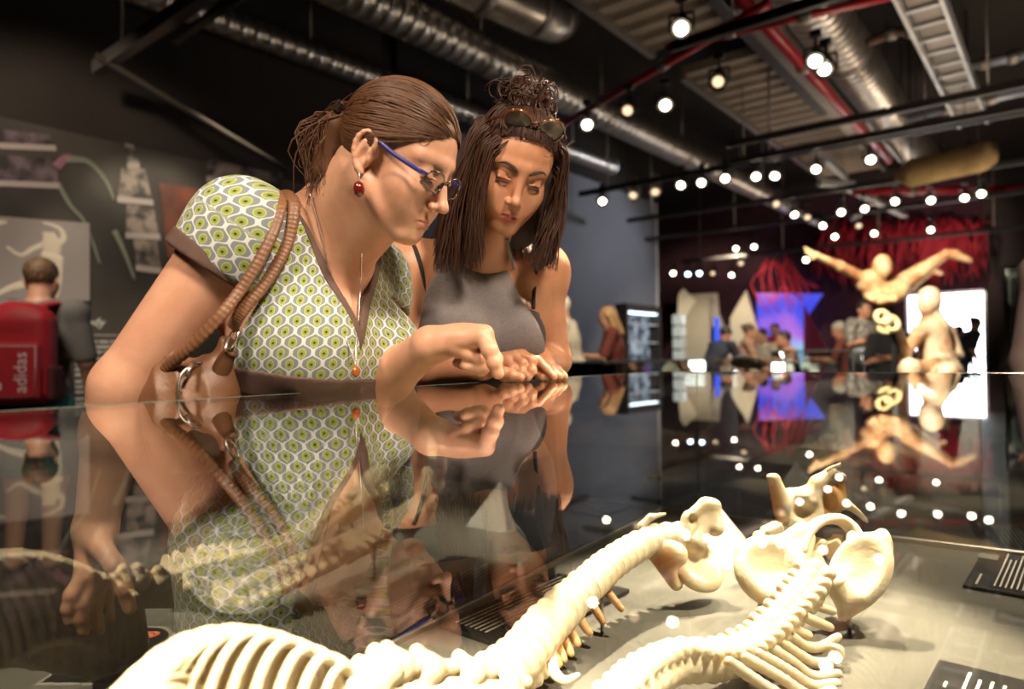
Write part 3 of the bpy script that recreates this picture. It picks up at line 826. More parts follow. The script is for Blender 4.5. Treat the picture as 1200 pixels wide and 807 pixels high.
quad('glass_top', [CS(-UL, 0, ZG), CS(-UL, VL, ZG), CS(0, VL, ZG), CS(0, 0, ZG)], m_top, case)
quad('glass_pane', [CS(-UL, 0, ZF), CS(0, 0, ZF), CS(0, 0, ZG - 0.002), CS(-UL, 0, ZG - 0.002)], m_pane, case)
quad('glass_pane', [CS(0, 0, ZF), CS(0, VL, ZF), CS(0, VL, ZG - 0.002), CS(0, 0, ZG - 0.002)], m_pane, case)
def ebar(name, u0, u1, v0, v1, z0, z1, m, bev=0.001):
    return MB().box(CS((u0 + u1) / 2, (v0 + v1) / 2, (z0 + z1) / 2), ((u1 - u0) / 2, (v1 - v0) / 2, (z1 - z0) / 2), MC, bev).build(name, m, case)
ebar('glass_edge', -UL, 0.002, -0.002, 0.0006, ZG - 0.005, ZG + 0.0004, m_edge_g)
ebar('glass_edge', -0.0006, 0.002, 0.0, VL, ZG - 0.005, ZG + 0.0004, m_edge_g)
ebar('glass_corner', -0.0025, 0.0025, -0.0025, 0.0025, ZF, ZG - 0.005, m_edge_g)
ebar('pane_seam', -0.001, 0.002, 0.115, 0.118, ZF, ZG - 0.005, m_edge_g)
ebar('plinth', -UL, 0, 0, VL, 0.0, ZF - 0.02, m_plinth, 0.004)
ebar('case_floor', -UL, 0, 0.0, VL, ZF - 0.02, ZF, m_cfloor, 0.0)
ebar('floor_rail', -UL, -0.002, 0.003, 0.011, ZF - 0.004, ZF + 0.010, m_metal, 0.002)
ebar('floor_rail', -0.014, -0.004, 0.0, VL, ZF - 0.004, ZF + 0.014, m_metal, 0.002)
# ------------------------------------------------------------------ text plates in the case
m_plate = mat('plate_black', (0.018, 0.017, 0.016), 0.35)
m_ptext = mat('plate_text', (0.72, 0.70, 0.64), 0.6)
def plate(corners, label, blocks, name='info_plate', tilt=0.0):
    """corners: pixel places of near-left, near-right, far-right, far-left on the case floor"""
    q = [PZ(x, y, ZF + 0.004) for x, y in corners]; o = q[0]
    U = q[1] - o; wU = np.linalg.norm(U); U = U / wU; Vv = q[3] - o; Vv = Vv - U * (Vv @ U); wV = np.linalg.norm(Vv); Vv = Vv / wV
    root = empty(name, o + U * wU / 2 + Vv * wV / 2 - ZU * 0.004, label, 'text plate')
    MB().box(o + U * wU / 2 + Vv * wV / 2, (wU / 2, wV / 2, 0.0035), np.array([U, Vv, ZU]), 0.001).build('plate', m_plate, root)
    rg = np.random.default_rng(len(label))
    for bk in blocks:
        x0, x1, y0, y1, n, hh = bk; b = MB()
        for k in range(n):
            y = y1 - (y1 - y0) * (k + 0.5) / n
            words(b, o + U * wU * x0 + Vv * wV * y + ZU * 0.0042, U, Vv, ZU, wU * (x1 - x0), wV * hh, rg, rg.uniform(0.75, 1.0) if k < n - 1 else 0.5, 0.2)
        b.build('text_block', m_ptext, root)
    return root, o, U * wU, Vv * wV

m_grey_pic = mat('plate_picture', (0.22, 0.21, 0.18), 0.5)
plate([(604, 764), (738, 692), (657, 667), (515, 733)], 'black text plate on the case floor along the women, beneath the long spine', [(0.06, 0.62, 0.45, 0.92, 7, 0.035), (0.66, 0.98, 0.55, 0.92, 5, 0.035)])
plate([(786, 617), (848, 623), (884, 603), (820, 595)], 'small black text plate in the far left corner of the case floor', [(0.1, 0.9, 0.2, 0.8, 5, 0.06)])
pl = plate([(1215, 702), (1228, 652), (1145, 641), (1128, 687)], 'black text plate with a grey picture at the right edge of the case floor', [(0.08, 0.9, 0.08, 0.62, 7, 0.04), (0.05, 0.5, 0.8, 0.86, 1, 0.05)])
MB().box(pl[1] + pl[2] * 0.72 + pl[3] * 0.86 + ZU * 0.0042, (0.022, 0.018, 0.0005), frame(pl[2])).build('picture', m_grey_pic, pl[0])
plate([(1206, 852), (1216, 803), (1088, 779), (1073, 826)], 'black text plate cut by the bottom edge at far right', [(0.1, 0.9, 0.1, 0.7, 5, 0.05), (0.3, 0.6, 0.78, 0.86, 1, 0.05)])
# control panel lying below the frame, seen mirrored in the side glass at lower left
def mirror(p):
    q = np.array(p, float); d = (q - CS(0, 0, 0)) @ VC; return q - VC * 2 * d
mc = mirror(PZ(150, 764, ZF)); mU = mirror(PZ(144, 764, ZF)) - mc; mU[2] = 0; mU /= np.linalg.norm(mU); mV = np.cross(ZU, mU)
mV = mirror(PZ(140, 742, ZF)) - mirror(PZ(140, 802, ZF)); mV -= mU * (mV @ mU); mV /= np.linalg.norm(mV)
cpn = empty('control_panel', mc, 'dark arched panel with red, green and grey dots, mirrored at lower left of the glass', 'panel')
sg = 1 if np.cross(mU, mV)[2] > 0 else -1
arch = [(-0.05, -0.12), (0.06, -0.12)] + [(0.005 + 0.055 * math.cos(t), 0.03 + 0.055 * math.sin(t)) for t in np.linspace(0, math.pi, 14)]
arch2 = [(0.005 + (x - 0.005) * 0.88, y * 0.92 - 0.003) for x, y in arch]
if sg < 0: arch = arch[::-1]; arch2 = arch2[::-1]
MB().prism(arch, mc + ZU * 0.001, mU, mV, ZU, 0.006).build('arched_rim', mat('rim_white', (0.6, 0.58, 0.54), 0.5), cpn)
MB().prism(arch2, mc + ZU * 0.003, mU, mV, ZU, 0.0052).build('face', m_plate, cpn)
for nm, x, y, c in (('red_dot', -0.012, 0.045, (0.75, 0.20, 0.10)), ('green_dot', -0.012, 0.012, (0.10, 0.42, 0.36)), ('grey_dot', 0.026, 0.012, (0.3, 0.3, 0.29)), ('grey_dot', -0.012, -0.05, (0.3, 0.3, 0.29))):
    MB().lathe(mc + mU * x + mV * y + ZU * 0.008, ZU, [(0.013, 0), (0.013, 0.002), (0.009, 0.002), (0.009, 0.001), (0.005, 0.001), (0.005, 0.003)], 20).build(nm, mat(nm, c, 0.5), cpn)
b = MB(); rg = np.random.default_rng(2)
for k in range(5): words(b, mc + mU * 0.012 + mV * (0.05 - 0.022 * k) + ZU * 0.0085, mU, mV, ZU, 0.04, 0.008, rg)
b.build('text_block', m_ptext, cpn)
# ------------------------------------------------------------------ bones in the case
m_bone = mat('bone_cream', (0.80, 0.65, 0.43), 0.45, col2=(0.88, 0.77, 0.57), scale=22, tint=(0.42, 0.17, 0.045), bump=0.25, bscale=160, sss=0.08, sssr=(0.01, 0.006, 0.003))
m_rib_dark = mat('bone_amber', (0.56, 0.29, 0.10), 0.45, col2=(0.70, 0.42, 0.18), scale=30, bump=0.2, bscale=150)
m_rod = mat('steel_rod', (0.4, 0.38, 0.35), 0.3, 0.9)

def bone(name, prims, parent, step=0.002, k=0.008, m=None, tints=None, relax=1, pad=0.012):
    o = solid(name, prims, step, m or m_bone, parent, k, relax, None, pad)
    if tints:
        me = o.data; V = np.zeros(len(me.vertices) * 3, np.float32); me.vertices.foreach_get('co', V); vtint(me, V.reshape(-1, 3), tints)
    return o

def spine(parent, pts, rad, n, dors, spin=0.030, trans=0.030, name='vertebra', step=0.0022, rim=1.06, sides=(-1, 1)):
    """a row of vertebrae along a path; dors: dorsal direction per end"""
    path = smooth_path(pts, 200); L = np.concatenate([[0], np.cumsum(np.linalg.norm(np.diff(path, axis=0), axis=1))])
    res = []
    for i in range(n):
        s_ = L[-1] * (i + 0.5) / n; j = min(int(np.searchsorted(L, s_)), 198); p = path[j]; t = path[j + 1] - path[j - 1]; t /= np.linalg.norm(t)
        f = i / (n - 1); d = np.asarray(dors[0]) * (1 - f) + np.asarray(dors[1]) * f; d = d - t * (d @ t); d /= np.linalg.norm(d); l = np.cross(t, d)
        r = rad[0] * (1 - f) + rad[1] * f; h = L[-1] / n
        M = np.array([t, d, l]); rj = random.uniform(0.94, 1.06)
        r *= random.uniform(0.965, 1.035); p = p + l * random.gauss(0, 0.0007)
        q = [Cone(p - t * h * 0.30, p + t * h * 0.30, r * 0.95, r * 0.95), (Ell(p - t * h * 0.42, (h * 0.16, r * rim, r * rim), M), 0.005), (Ell(p + t * h * 0.42, (h * 0.16, r * rim, r * rim), M), 0.005),
             (Cone(p + d * r * 0.5, p + d * (r * 0.72 + spin * 0.8 * rj) - t * h * 0.15, r * 0.50, r * 0.34), 0.012), (Ell(p + d * (r * 0.8 + spin * rj) - t * h * 0.2, (h * 0.50, r * 0.26, r * 0.34), M), 0.008)]
        for sg in sides:
            q += [(Cone(p + d * r * 0.5 + l * sg * r * 0.5, p + d * r * 0.7 + l * sg * (r + trans * 0.6 * rj), r * 0.36, r * 0.22), 0.008), (Ell(p + d * r * 0.75 + l * sg * (r + trans * 0.55), (r * 0.24, r * 0.22, r * 0.26)), 0.008)]
        bone(name, q, parent, step, 0.006); res.append((p, t, d, l, r))
    return res

# --- long spine with hip bone, along the women's side
ska = empty('spine_skeleton', P(700, 740, 1.12) * np.array([1, 1, 0]) + ZU * ZF, 'cream spine with one hip bone lying beside the women, amber ribs hanging below', 'skeleton')
pa = [P(800, 628, 1.26), P(765, 634, 1.23), P(720, 660, 1.15), P(682, 694, 1.06), P(642, 734, 0.97), P(608, 775, 0.89), P(570, 806, 0.83)]
va = spine(ska, pa, (0.0215, 0.0315), 24, ((-0.55, 0.1, 0.8), (-0.65, 0.05, 0.75)), 0.002, 0.005, rim=0.985, sides=(1,))
for pts, z in (([(712, 694), (719, 702), (728, 713)], 1.12), ([(693, 707), (699, 716), (706, 728)], 1.08), ([(678, 722), (684, 732), (691, 741)], 1.04), ([(666, 735), (672, 745), (677, 754)], 1.01), ([(658, 744), (663, 754), (669, 765)], 0.99),
               ([(651, 751), (656, 762), (661, 772)], 0.97), ([(646, 757), (650, 768), (655, 778)], 0.955)):
    q = [P(x, y, z - 0.012 * i) for i, (x, y) in enumerate(pts)]; q = [q[0] + (q[0] - q[1]) * 1.2] + q
    bone('rib', chain(smooth_path(q, 8), np.linspace(0.0075, 0.0055, 8)), ska, 0.0018, 0.003, m_rib_dark)
q = smooth_path([P(640, 752, 0.95), P(645, 770, 0.93), P(650, 788, 0.91), P(662, 797, 0.90), P(678, 790, 0.90)], 12)
bone('rib', chain(q, np.linspace(0.011, 0.003, 12)), ska, 0.0018, 0.003)
bone('knob_cluster', [Ell(P(x, y, z), r) for x, y, z, r in ((634, 778, 0.92, .009), (638, 788, 0.915, .008), (626, 786, 0.91, .010), (618, 794, 0.90, .009), (630, 797, 0.905, .008), (610, 797, 0.89, .010), (641, 770, 0.93, .008), (622, 800, 0.90, .009))], ska, 0.0016, 0.004)
# hip bone
def wing(c, nrm, up, ra, rb, th, dish=0.8):
    """a dished fan of bone"""
    n = np.asarray(nrm, float); n /= np.linalg.norm(n); u = np.asarray(up, float); u = u - n * (u @ n); u /= np.linalg.norm(u); M = np.array([u, np.cross(n, u), n]); c = np.asarray(c)
    return [Ell(c, (ra, rb, th), M), (Ell(c + n * th * 1.25, (ra * dish, rb * dish, th * 1.05), M), 0.006, 's')], M
h1, M1 = wing(P(815, 660, 1.25), (0.40, -0.55, 0.62), (0, 0.1, 1), 0.056, 0.060, 0.022, 0.84)
h1 += [(Cone(P(814, 634, 1.26), P(826, 606, 1.275), 0.024, 0.014), 0.02), (Ell(P(833, 592, 1.28), (0.019, 0.015, 0.014)), 0.012), (Cone(P(836, 598, 1.28), P(838, 618, 1.265), 0.011, 0.016), 0.01),
       (Cone(P(795, 634, 1.25), P(806, 606, 1.265), 0.013, 0.009), 0.010), (Cone(P(806, 606, 1.265), P(826, 590, 1.28), 0.009, 0.012), 0.010), (Ell(P(812, 609, 1.255), (0.008, 0.016, 0.010)), 0.004, 's')]
bone('hip_bone', h1, ska, 0.002, 0.01, None, [(Ell(P(787, 664, 1.24), (0.020, 0.05, 0.035)), 0.03, 0.9)])
bone('sacrum', [Cone(P(770, 636, 1.235), P(790, 650, 1.23), 0.020, 0.024), (Cone(P(772, 646, 1.23), P(792, 684, 1.215), 0.022, 0.012), 0.015), (Cone(P(752, 616, 1.24), P(762, 606, 1.245), 0.008, 0.006), 0.01), (Cone(P(762, 606, 1.245), P(779, 602, 1.25), 0.006, 0.003), 0.006)], ska, 0.002, 0.012, None,
     [(Ell(P(780, 665, 1.20), (0.03, 0.05, 0.035)), 0.03, 0.95)])
MB().tube([P(705, 690, 1.11) , P(705, 690, 1.11) * np.array([1, 1, 0]) + ZU * ZF], 0.003, 8).build('support_rod', m_rod, ska)
MB().tube([P(625, 770, 0.92), P(625, 770, 0.92) * np.array([1, 1, 0]) + ZU * ZF], 0.003, 8).build('support_rod', m_rod, ska)

# --- pelvis with spine and ribs, right of centre
skb = empty('pelvis_skeleton', P(940, 720, 1.08) * np.array([1, 1, 0]) + ZU * ZF, 'cream pelvis with a curved spine and short ribs in the middle of the case', 'skeleton')
pb = [P(958, 672, 1.10), P(946, 694, 1.07), P(928, 716, 1.035), P(910, 738, 1.0), P(888, 758, 0.965), P(860, 771, 0.935), P(828, 777, 0.905), P(795, 777, 0.875), P(766, 790, 0.83), P(742, 808, 0.78), P(715, 838, 0.73)]
vb = spine(skb, pb, (0.0252, 0.0235), 25, ((-0.35, -0.5, 0.8), (-0.35, 0.1, 0.9)), 0.003, 0.001, rim=0.99)
for pts, z, r in (([(945, 705), (954, 709), (976, 716)], 1.05, .0075), ([(943, 722), (955, 728), (973, 735)], 1.02, .0075), ([(930, 736), (940, 742), (948, 744)], 1.0, .007), ([(925, 744), (944, 757), (964, 757), (982, 746)], 0.985, .0075),
                  ([(915, 752), (936, 766), (956, 776), (980, 773), (984, 762), (975, 758)], 0.965, .0070), ([(905, 760), (931, 777), (953, 792), (982, 789)], 0.945, .0075), ([(890, 766), (925, 786), (953, 803), (980, 800)], 0.92, .0075), ([(875, 771), (915, 794), (950, 815), (976, 808)], 0.895, .0075),
                  ([(855, 776), (900, 806), (940, 826), (968, 822)], 0.87, .0075)):
    q = smooth_path([P(x, y, z + 0.004 * i) for i, (x, y) in enumerate(pts)], 14)
    bone('rib', chain(q, np.linspace(r, r * 0.8, 14)), skb, 0.0018, 0.003)
for pts, z in (([(885, 745), (880, 738)], 1.0), ([(876, 757), (872, 750)], 0.97)):
    bone('rib', [Cone(P(*pts[0], z), P(*pts[1], z), 0.009, 0.006)], skb, 0.0018)
lw, Ml = wing(P(901, 668, 1.12), (0.22, -0.78, 0.58), (-0.3, 0, 1), 0.058, 0.064, 0.022, 0.88)
lw += [(Cone(P(868, 645, 1.13), P(905, 640, 1.15), 0.006, 0.008), 0.012), (Cone(P(905, 640, 1.15), P(940, 620, 1.17), 0.009, 0.013), 0.016), (Cone(P(936, 660, 1.13), P(944, 632, 1.16), 0.018, 0.015), 0.02)]
bone('hip_bone', lw, skb, 0.002, 0.012, None, [(Ell(P(915, 700, 1.10), (0.03, 0.02, 0.012)), 0.02, 0.3)])
rw, Mr = wing(P(1008, 668, 1.11), (-0.52, -0.66, 0.52), (0.42, 0, 1), 0.068, 0.045, 0.018, 0.90)
rw += [(Cone(P(1031, 650, 1.12), P(1034, 626, 1.13), 0.013, 0.010), 0.012), (Ell(P(1036, 640, 1.12), (0.012, 0.012, 0.022)), 0.01), (Ell(P(1015, 638, 1.13), (0.008, 0.008, 0.014)), 0.008), (Cone(P(1005, 650, 1.14), P(1000, 630, 1.18), 0.014, 0.012), 0.02), (Cone(P(998, 664, 1.13), P(984, 684, 1.11), 0.014, 0.014), 0.02), (Cone(P(1000, 700, 1.10), P(988, 722, 1.09), 0.016, 0.008), 0.02)]
bone('hip_bone', rw, skb, 0.002, 0.012, None, [(Ell(P(1012, 704, 1.12), (0.035, 0.03, 0.03)), 0.03, 0.95)])
rg_ = smooth_path([P(938, 648, 1.14), P(944, 628, 1.165), P(956, 614, 1.19), P(972, 608, 1.21), P(988, 611, 1.21), P(1002, 626, 1.19), P(1006, 648, 1.16), P(1000, 668, 1.13), P(986, 680, 1.11), P(966, 684, 1.10)], 30)
q = []
for i in range(29):
    t = rg_[i + 1] - rg_[i]; t /= np.linalg.norm(t); w_ = np.array([0.05, 0.75, -0.2]); w_ = w_ - t * (w_ @ t); w_ /= np.linalg.norm(w_); wd_ = 0.020 if i < 20 else 0.012
    q += [(Ell(rg_[i], (0.013, wd_, 0.008), np.array([t, w_, np.cross(t, w_)])), 0.006)]
bone('pubic_arch', q, skb, 0.002, 0.006, None, [(Ell(P(972, 630, 1.20), (0.03, 0.02, 0.018)), 0.02, 0.5)])
bone('sacrum', [Box(P(953, 640, 1.20), (0.014, 0.012, 0.013), frame((0.6, 0.5, 0.3)), 0.004), (Cone(P(953, 646, 1.20), P(958, 660, 1.17), 0.010, 0.013), 0.008), (Ell(P(962, 636, 1.19), (0.011, 0.009, 0.008)), 0.006)], skb, 0.0018, 0.006, None, [(Cone(P(953, 652, 1.19), P(957, 668, 1.17), 0.014), 0.015, 0.6)])
bone('coccyx', [Box(P(976, 642, 1.20), (0.016, 0.012, 0.015), frame((0.8, -0.3, 0.4)), 0.004), (Box(P(982, 634, 1.205), (0.010, 0.010, 0.009), frame((0.5, 0.6, 0.5)), 0.003), 0.004)], skb, 0.0018, 0.004)
for x, y, z in ((995, 716, 1.09), (890, 704, 1.10)):
    p = P(x, y, z); MB().tube([p + ZU * 0.015, p * np.array([1, 1, 0]) + ZU * ZF], 0.0035, 8).build('support_rod', m_rod, skb)

# --- horned pelvis behind it
skc = empty('horned_pelvis', P(940, 640, 1.38) * np.array([1, 1, 0]) + ZU * ZF, 'horned upright pelvis bone with an amber hollow, standing behind the middle pelvis', 'bone')
Z2 = 1.36
pl_, Mp = wing(P(938, 598, Z2), (-0.1, -0.9, 0.35), (0, 0, 1), 0.050, 0.045, 0.018, 0.55)
pl_ += [(Cone(P(918, 590, Z2), P(909, 562, Z2), 0.016, 0.010), 0.012), (Ell(P(905, 559, Z2), (0.011, 0.010, 0.008)), 0.008), (Cone(P(905, 566, Z2), P(913, 606, Z2), 0.007, 0.008), 0.008), (Cone(P(948, 582, Z2), P(958, 566, Z2), 0.022, 0.014), 0.015), (Cone(P(958, 566, Z2), P(975, 552, Z2), 0.013, 0.010), 0.012),
        (Cone(P(922, 620, Z2), P(952, 606, Z2), 0.014, 0.016), 0.012), (Ell(P(937, 566, Z2), (0.018, 0.03, 0.014)), 0.01, 's')]
bone('hip_bone', pl_, skc, 0.0022, 0.01, None, [(Cone(P(905, 570, Z2), P(912, 606, Z2), 0.013), 0.014, 1.0)])
bone('hollow_side', [Ell(P(972, 584, Z2), (0.024, 0.018, 0.034), frame((0.8, -0.3, 0.4))), (Ell(P(973, 588, Z2 - 0.02), (0.014, 0.02, 0.022)), 0.005, 's'), (Cone(P(985, 566, Z2), P(990, 590, Z2), 0.008, 0.006), 0.008), (Cone(P(960, 600, Z2), P(972, 606, Z2), 0.010, 0.008), 0.01)], skc, 0.002, 0.008, m_rib_dark)
q = smooth_path([P(966, 606, Z2), P(980, 594, Z2), P(993, 592, Z2), P(1006, 601, Z2), P(1016, 611, Z2)], 14)
bone('spike', chain(q, np.linspace(0.012, 0.003, 14)), skc, 0.002, 0.004)
bone('knob', [Ell(P(976, 556, Z2), (0.014, 0.012, 0.010)), (Ell(P(986, 559, Z2), 0.010), 0.006)], skc, 0.002, 0.006, mat('bone_grey', (0.36, 0.33, 0.28), 0.5, col2=(0.2, 0.18, 0.15), scale=60))
for i, (x, y) in enumerate(((970, 551), (973, 549), (976, 547.5), (979, 546.5), (982, 545.5), (984, 544.5))): bone('tooth', [Ell(P(x, y, Z2 - 0.005), (0.0035, 0.003, 0.0045))], skc, 0.0012)
bone('joint_block', [Box(P(905, 622, Z2 - 0.05), (0.020, 0.014, 0.013), frame((0.9, 0.2, 0.35)), 0.007), (Ell(P(889, 629, Z2 - 0.06), (0.012, 0.012, 0.012)), 0.006)], skc, 0.002, 0.006, None, [(Ell(P(905, 632, Z2 - 0.05), (0.02, 0.01, 0.01)), 0.014, 0.8)])
MB().tube([P(938, 612, Z2), P(938, 612, Z2) * np.array([1, 1, 0]) + ZU * ZF], 0.004, 8).build('support_rod', m_rod, skc)

# --- rib cage in the foreground
skd = empty('rib_cage', P(330, 830, 0.62) * np.array([1, 1, 0]) + ZU * ZF, 'big bright rib cage lying at the bottom edge in the foreground', 'skeleton')
outl = [(158, 800, .50), (171, 784, .515), (186, 768, .53), (204, 752, .545), (224, 740, .56), (246, 733, .575), (270, 730, .59), (294, 732, .605), (318, 737, .62), (342, 745, .635), (366, 754, .65), (388, 763, .665), (408, 774, .68), (425, 788, .695)]
w_ = np.array([-0.62, -0.78, 0.0]); hoops = []
for i, (x, y, z) in enumerate(outl):
    O = P(x, y + 12, z + 0.01); f = i / (len(outl) - 1); Rz = min(0.125, O[2] - ZF - 0.012); Rx = 0.115 * (1 - 0.45 * f); c = O - ZU * Rz; ww = w_ * 0.92 + np.array([0.78, -0.62, 0]) * (0.25 - 0.35 * f)
    th = np.radians(np.linspace(178, 4, 22)); q = np.array([c + ww * Rx * math.cos(t) + ZU * Rz * math.sin(t) + np.array([0.05, 0.05, 0]) * 0.5 * math.cos(t) for t in th])
    prim = []; hoops.append(c + (q - c) * 0.985)
    for j in range(21):
        t = q[j + 1] - q[j]; t /= np.linalg.norm(t); nn = q[j] - c; nn = nn - t * (nn @ t); nn /= np.linalg.norm(nn)
        prim.append((Ell((q[j] + q[j + 1]) / 2, (0.011, 0.0060, 0.0185), np.array([t, nn, np.cross(t, nn)])), 0.005))
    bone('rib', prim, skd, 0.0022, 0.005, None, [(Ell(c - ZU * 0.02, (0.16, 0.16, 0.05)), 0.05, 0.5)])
bone('rib_gap_fill', [(Cone(hoops[i][j], hoops[i + 1][j], 0.0065), 0.006) for i in range(len(hoops) - 1) for j in range(22)], skd, 0.003, 0.006)  # sheet added to close dark rib gaps, imitating blown-out brightness
for i, (x, y, z) in enumerate(((448, 786, .70), (462, 782, .715), (497, 785, .74), (546, 790, .78), (588, 803, .82), (430, 800, .69))):
    r = 0.019; p = P(x, y, z)
    bone('vertebra', [Ell(p, (r * 1.2, r, r)), (Cone(p, p + np.array([-0.008, 0, 0.020]), 0.011, 0.0085), 0.008), (Cone(p, p + np.array([0.03, 0.02, -0.005]), 0.010, 0.008), 0.008), (Cone(p, p - np.array([0.02, 0.03, 0.012]), 0.010, 0.008), 0.008), (Ell(p + np.array([-0.004, -0.012, -0.018]), 0.014), 0.01)], skd, 0.002, 0.008)
q = smooth_path([P(440, 815, .69), P(497, 810, .735), P(546, 812, .77), P(600, 815, .82)], 16)
bone('breastbone', chain(q, np.full(16, 0.017)), skd, 0.0025, 0.005)

# --- frosted pyramid
py_ = np.array([0.455, 1.51, ZF + 0.001]); b = MB(); hb, hp = 0.068, 0.115
V = [py_ + UC * hb * a + VC * hb * c_ for a, c_ in ((-1, -1), (1, -1), (1, 1), (-1, 1))] + [py_ + ZU * hp]
b.raw(V, [(0, 3, 2, 1), (0, 1, 4), (1, 2, 4), (2, 3, 4), (3, 0, 4)])
tag(b.build('acrylic_pyramid', mat('frosted_acrylic', (0.95, 0.95, 0.94), 0.35, alpha=0.9)), 'frosted white acrylic pyramid on the case floor behind the hip bone of the long spine', 'pyramid')
# ------------------------------------------------------------------ people: shared shapes
def skinmat(name, col, col2, lip, rough=0.42):
    return mat(name, col, rough, col2=col2, scale=28, tint=lip, sss=0.18, sssr=(0.012, 0.005, 0.0025), bump=0.08, bscale=420, spec=0.45)
m_lens_w = mat('eye_white', (0.72, 0.68, 0.62), 0.15, tint=(0.03, 0.018, 0.012))

def head_prims(lid=0.5, slim=1.0, nose=1.0):
    """a face in its own frame: x forward, y left, z up, origin between the ears"""
    q = [Ell((-0.006, 0, 0.045), (0.092, 0.072, 0.080)), (Ell((0.034, 0, 0.028), (0.058, 0.064, 0.074)), 0.02), (Ell((0.046, 0, -0.026), (0.047, 0.057 * slim, 0.058)), 0.02),
         (Ell((0.040, 0, -0.066), (0.044, 0.044 * slim, 0.032)), 0.02), (Ell((0.080, 0, -0.090), (0.014, 0.018, 0.013)), 0.016), (Ell((0.078, 0, -0.060), (0.0185, 0.030, 0.027)), 0.014)]
    for s in (-1, 1):
        q += [(Cone((0.000, s * 0.056 * slim, -0.045), (0.070, s * 0.016, -0.092), 0.016, 0.013), 0.022), (Ell((0.062, s * 0.040, -0.020), (0.026, 0.022, 0.024)), 0.02), (Ell((0.066, s * 0.030, -0.045), (0.020, 0.020, 0.024)), 0.02),
              (Cone((0.090, s * 0.010, 0.034), (0.070, s * 0.047, 0.032), 0.008, 0.008), 0.014)]
    for s in (-1, 1): q += [(Ell((0.102, s * 0.031, 0.013), (0.015, 0.015, 0.010)), 0.012, 's')]
    q += [(Cone((0.091, 0, 0.022), (0.109 * nose, 0, -0.022), 0.0065, 0.0085), 0.012), (Ell((0.1125 * nose, 0, -0.027), (0.0105, 0.0095, 0.0085)), 0.007)]
    for s in (-1, 1):
        q += [(Ell((0.102, s * 0.0115, -0.031), (0.0095, 0.0065, 0.0065)), 0.005), (Ell((0.106, s * 0.0058, -0.0385), (0.0045, 0.0028, 0.003)), 0.002, 's'),
              (Ell((0.0775, s * 0.031, 0.013), (0.0142, 0.0150, 0.0140)), 0.005)]
        a = 0.004 - 0.006 * lid
        q += [(Cone((0.0935, s * 0.021, a + 0.0035), (0.0915, s * 0.032, a + 0.004), 0.0034, 0.0040), 0.0015, 's'), (Cone((0.0915, s * 0.032, a + 0.004), (0.085, s * 0.042, a + 0.0015), 0.0040, 0.0024), 0.0015, 's'),
              (Cone((0.0945, s * 0.019, a + 0.008), (0.088, s * 0.043, a + 0.008), 0.0022, 0.0022), 0.003)]
    q += [(Cone((0.0965, 0, -0.0558), (0.0892, -0.014, -0.0575), 0.0050, 0.0040), 0.004), (Cone((0.0965, 0, -0.0558), (0.0892, 0.014, -0.0575), 0.0050, 0.0040), 0.004),
          (Cone((0.0892, 0.014, -0.0575), (0.0815, 0.0255, -0.0605), 0.0038, 0.0022), 0.004), (Cone((0.0892, -0.014, -0.0575), (0.0815, -0.0255, -0.0605), 0.0038, 0.0022), 0.004),
          (Cone((0.0945, -0.009, -0.0665), (0.0945, 0.009, -0.0665), 0.0058, 0.0058), 0.004), (Cone((0.0945, 0.009, -0.0665), (0.082, 0.024, -0.063), 0.0052, 0.0022), 0.004), (Cone((0.0945, -0.009, -0.0665), (0.082, -0.024, -0.063), 0.0052, 0.0022), 0.004),
          (Cone((0.103, 0, -0.0608), (0.0945, -0.013, -0.0612), 0.0016, 0.0015), 0.0012, 's'), (Cone((0.103, 0, -0.0608), (0.0945, 0.013, -0.0612), 0.0016, 0.0015), 0.0012, 's'),
          (Cone((0.0945, 0.013, -0.0612), (0.0865, 0.0245, -0.0622), 0.0015, 0.0014), 0.0012, 's'), (Cone((0.0945, -0.013, -0.0612), (0.0865, -0.0245, -0.0622), 0.0015, 0.0014), 0.0012, 's')]
    for s in (-1, 1):       # ears
        q += [(Ell((-0.006, s * 0.073, 0.002), (0.016, 0.008, 0.028), frame((1, s * -0.35, 0.0))), 0.006), (Ell((0.0005, s * 0.083, -0.002), (0.009, 0.008, 0.014)), 0.003, 's')]
        hx = [(0.006, .076, 0.006), (0.010, .078, 0.022), (0.002, .080, 0.033), (-0.012, .083, 0.031), (-0.021, .085, 0.016), (-0.019, .084, -0.004), (-0.010, .080, -0.020), (0.000, .075, -0.029)]
        hx = smooth_path([(x, s * y, z) for x, y, z in hx], 14)
        q += [(c, 0.003) for c in chain(hx, [0.0038] * 11 + [0.0045, 0.0058, 0.006])]
        q += [(Cone((0.004, s * 0.076, 0.004), (0.006, s * 0.076, -0.008), 0.0035), 0.003), (Cone((-0.008, s * 0.081, 0.018), (-0.012, s * 0.081, -0.008), 0.003), 0.003)]
    return q
LIPS = [(Cone((0.102, 0, -0.0585), (0.089, 0.019, -0.0612), 0.0042, 0.002), 0.003, 0.9), (Cone((0.102, 0, -0.0585), (0.089, -0.019, -0.0612), 0.0042, 0.002), 0.003, 0.9),
        (Cone((0.101, 0.006, -0.0662), (0.088, 0.019, -0.0632), 0.0068, 0.003), 0.004, 0.85), (Cone((0.101, -0.006, -0.0662), (0.088, -0.019, -0.0632), 0.0068, 0.003), 0.004, 0.85), (Cone((0.101, -0.006, -0.0662), (0.101, 0.006, -0.0662), 0.0068), 0.004, 0.85)]
LIDS = [(Cone((0.093, s * 0.021, 0.002), (0.087, s * 0.042, 0.002), 0.002), 0.003, 0.25) for s in (-1, 1)]

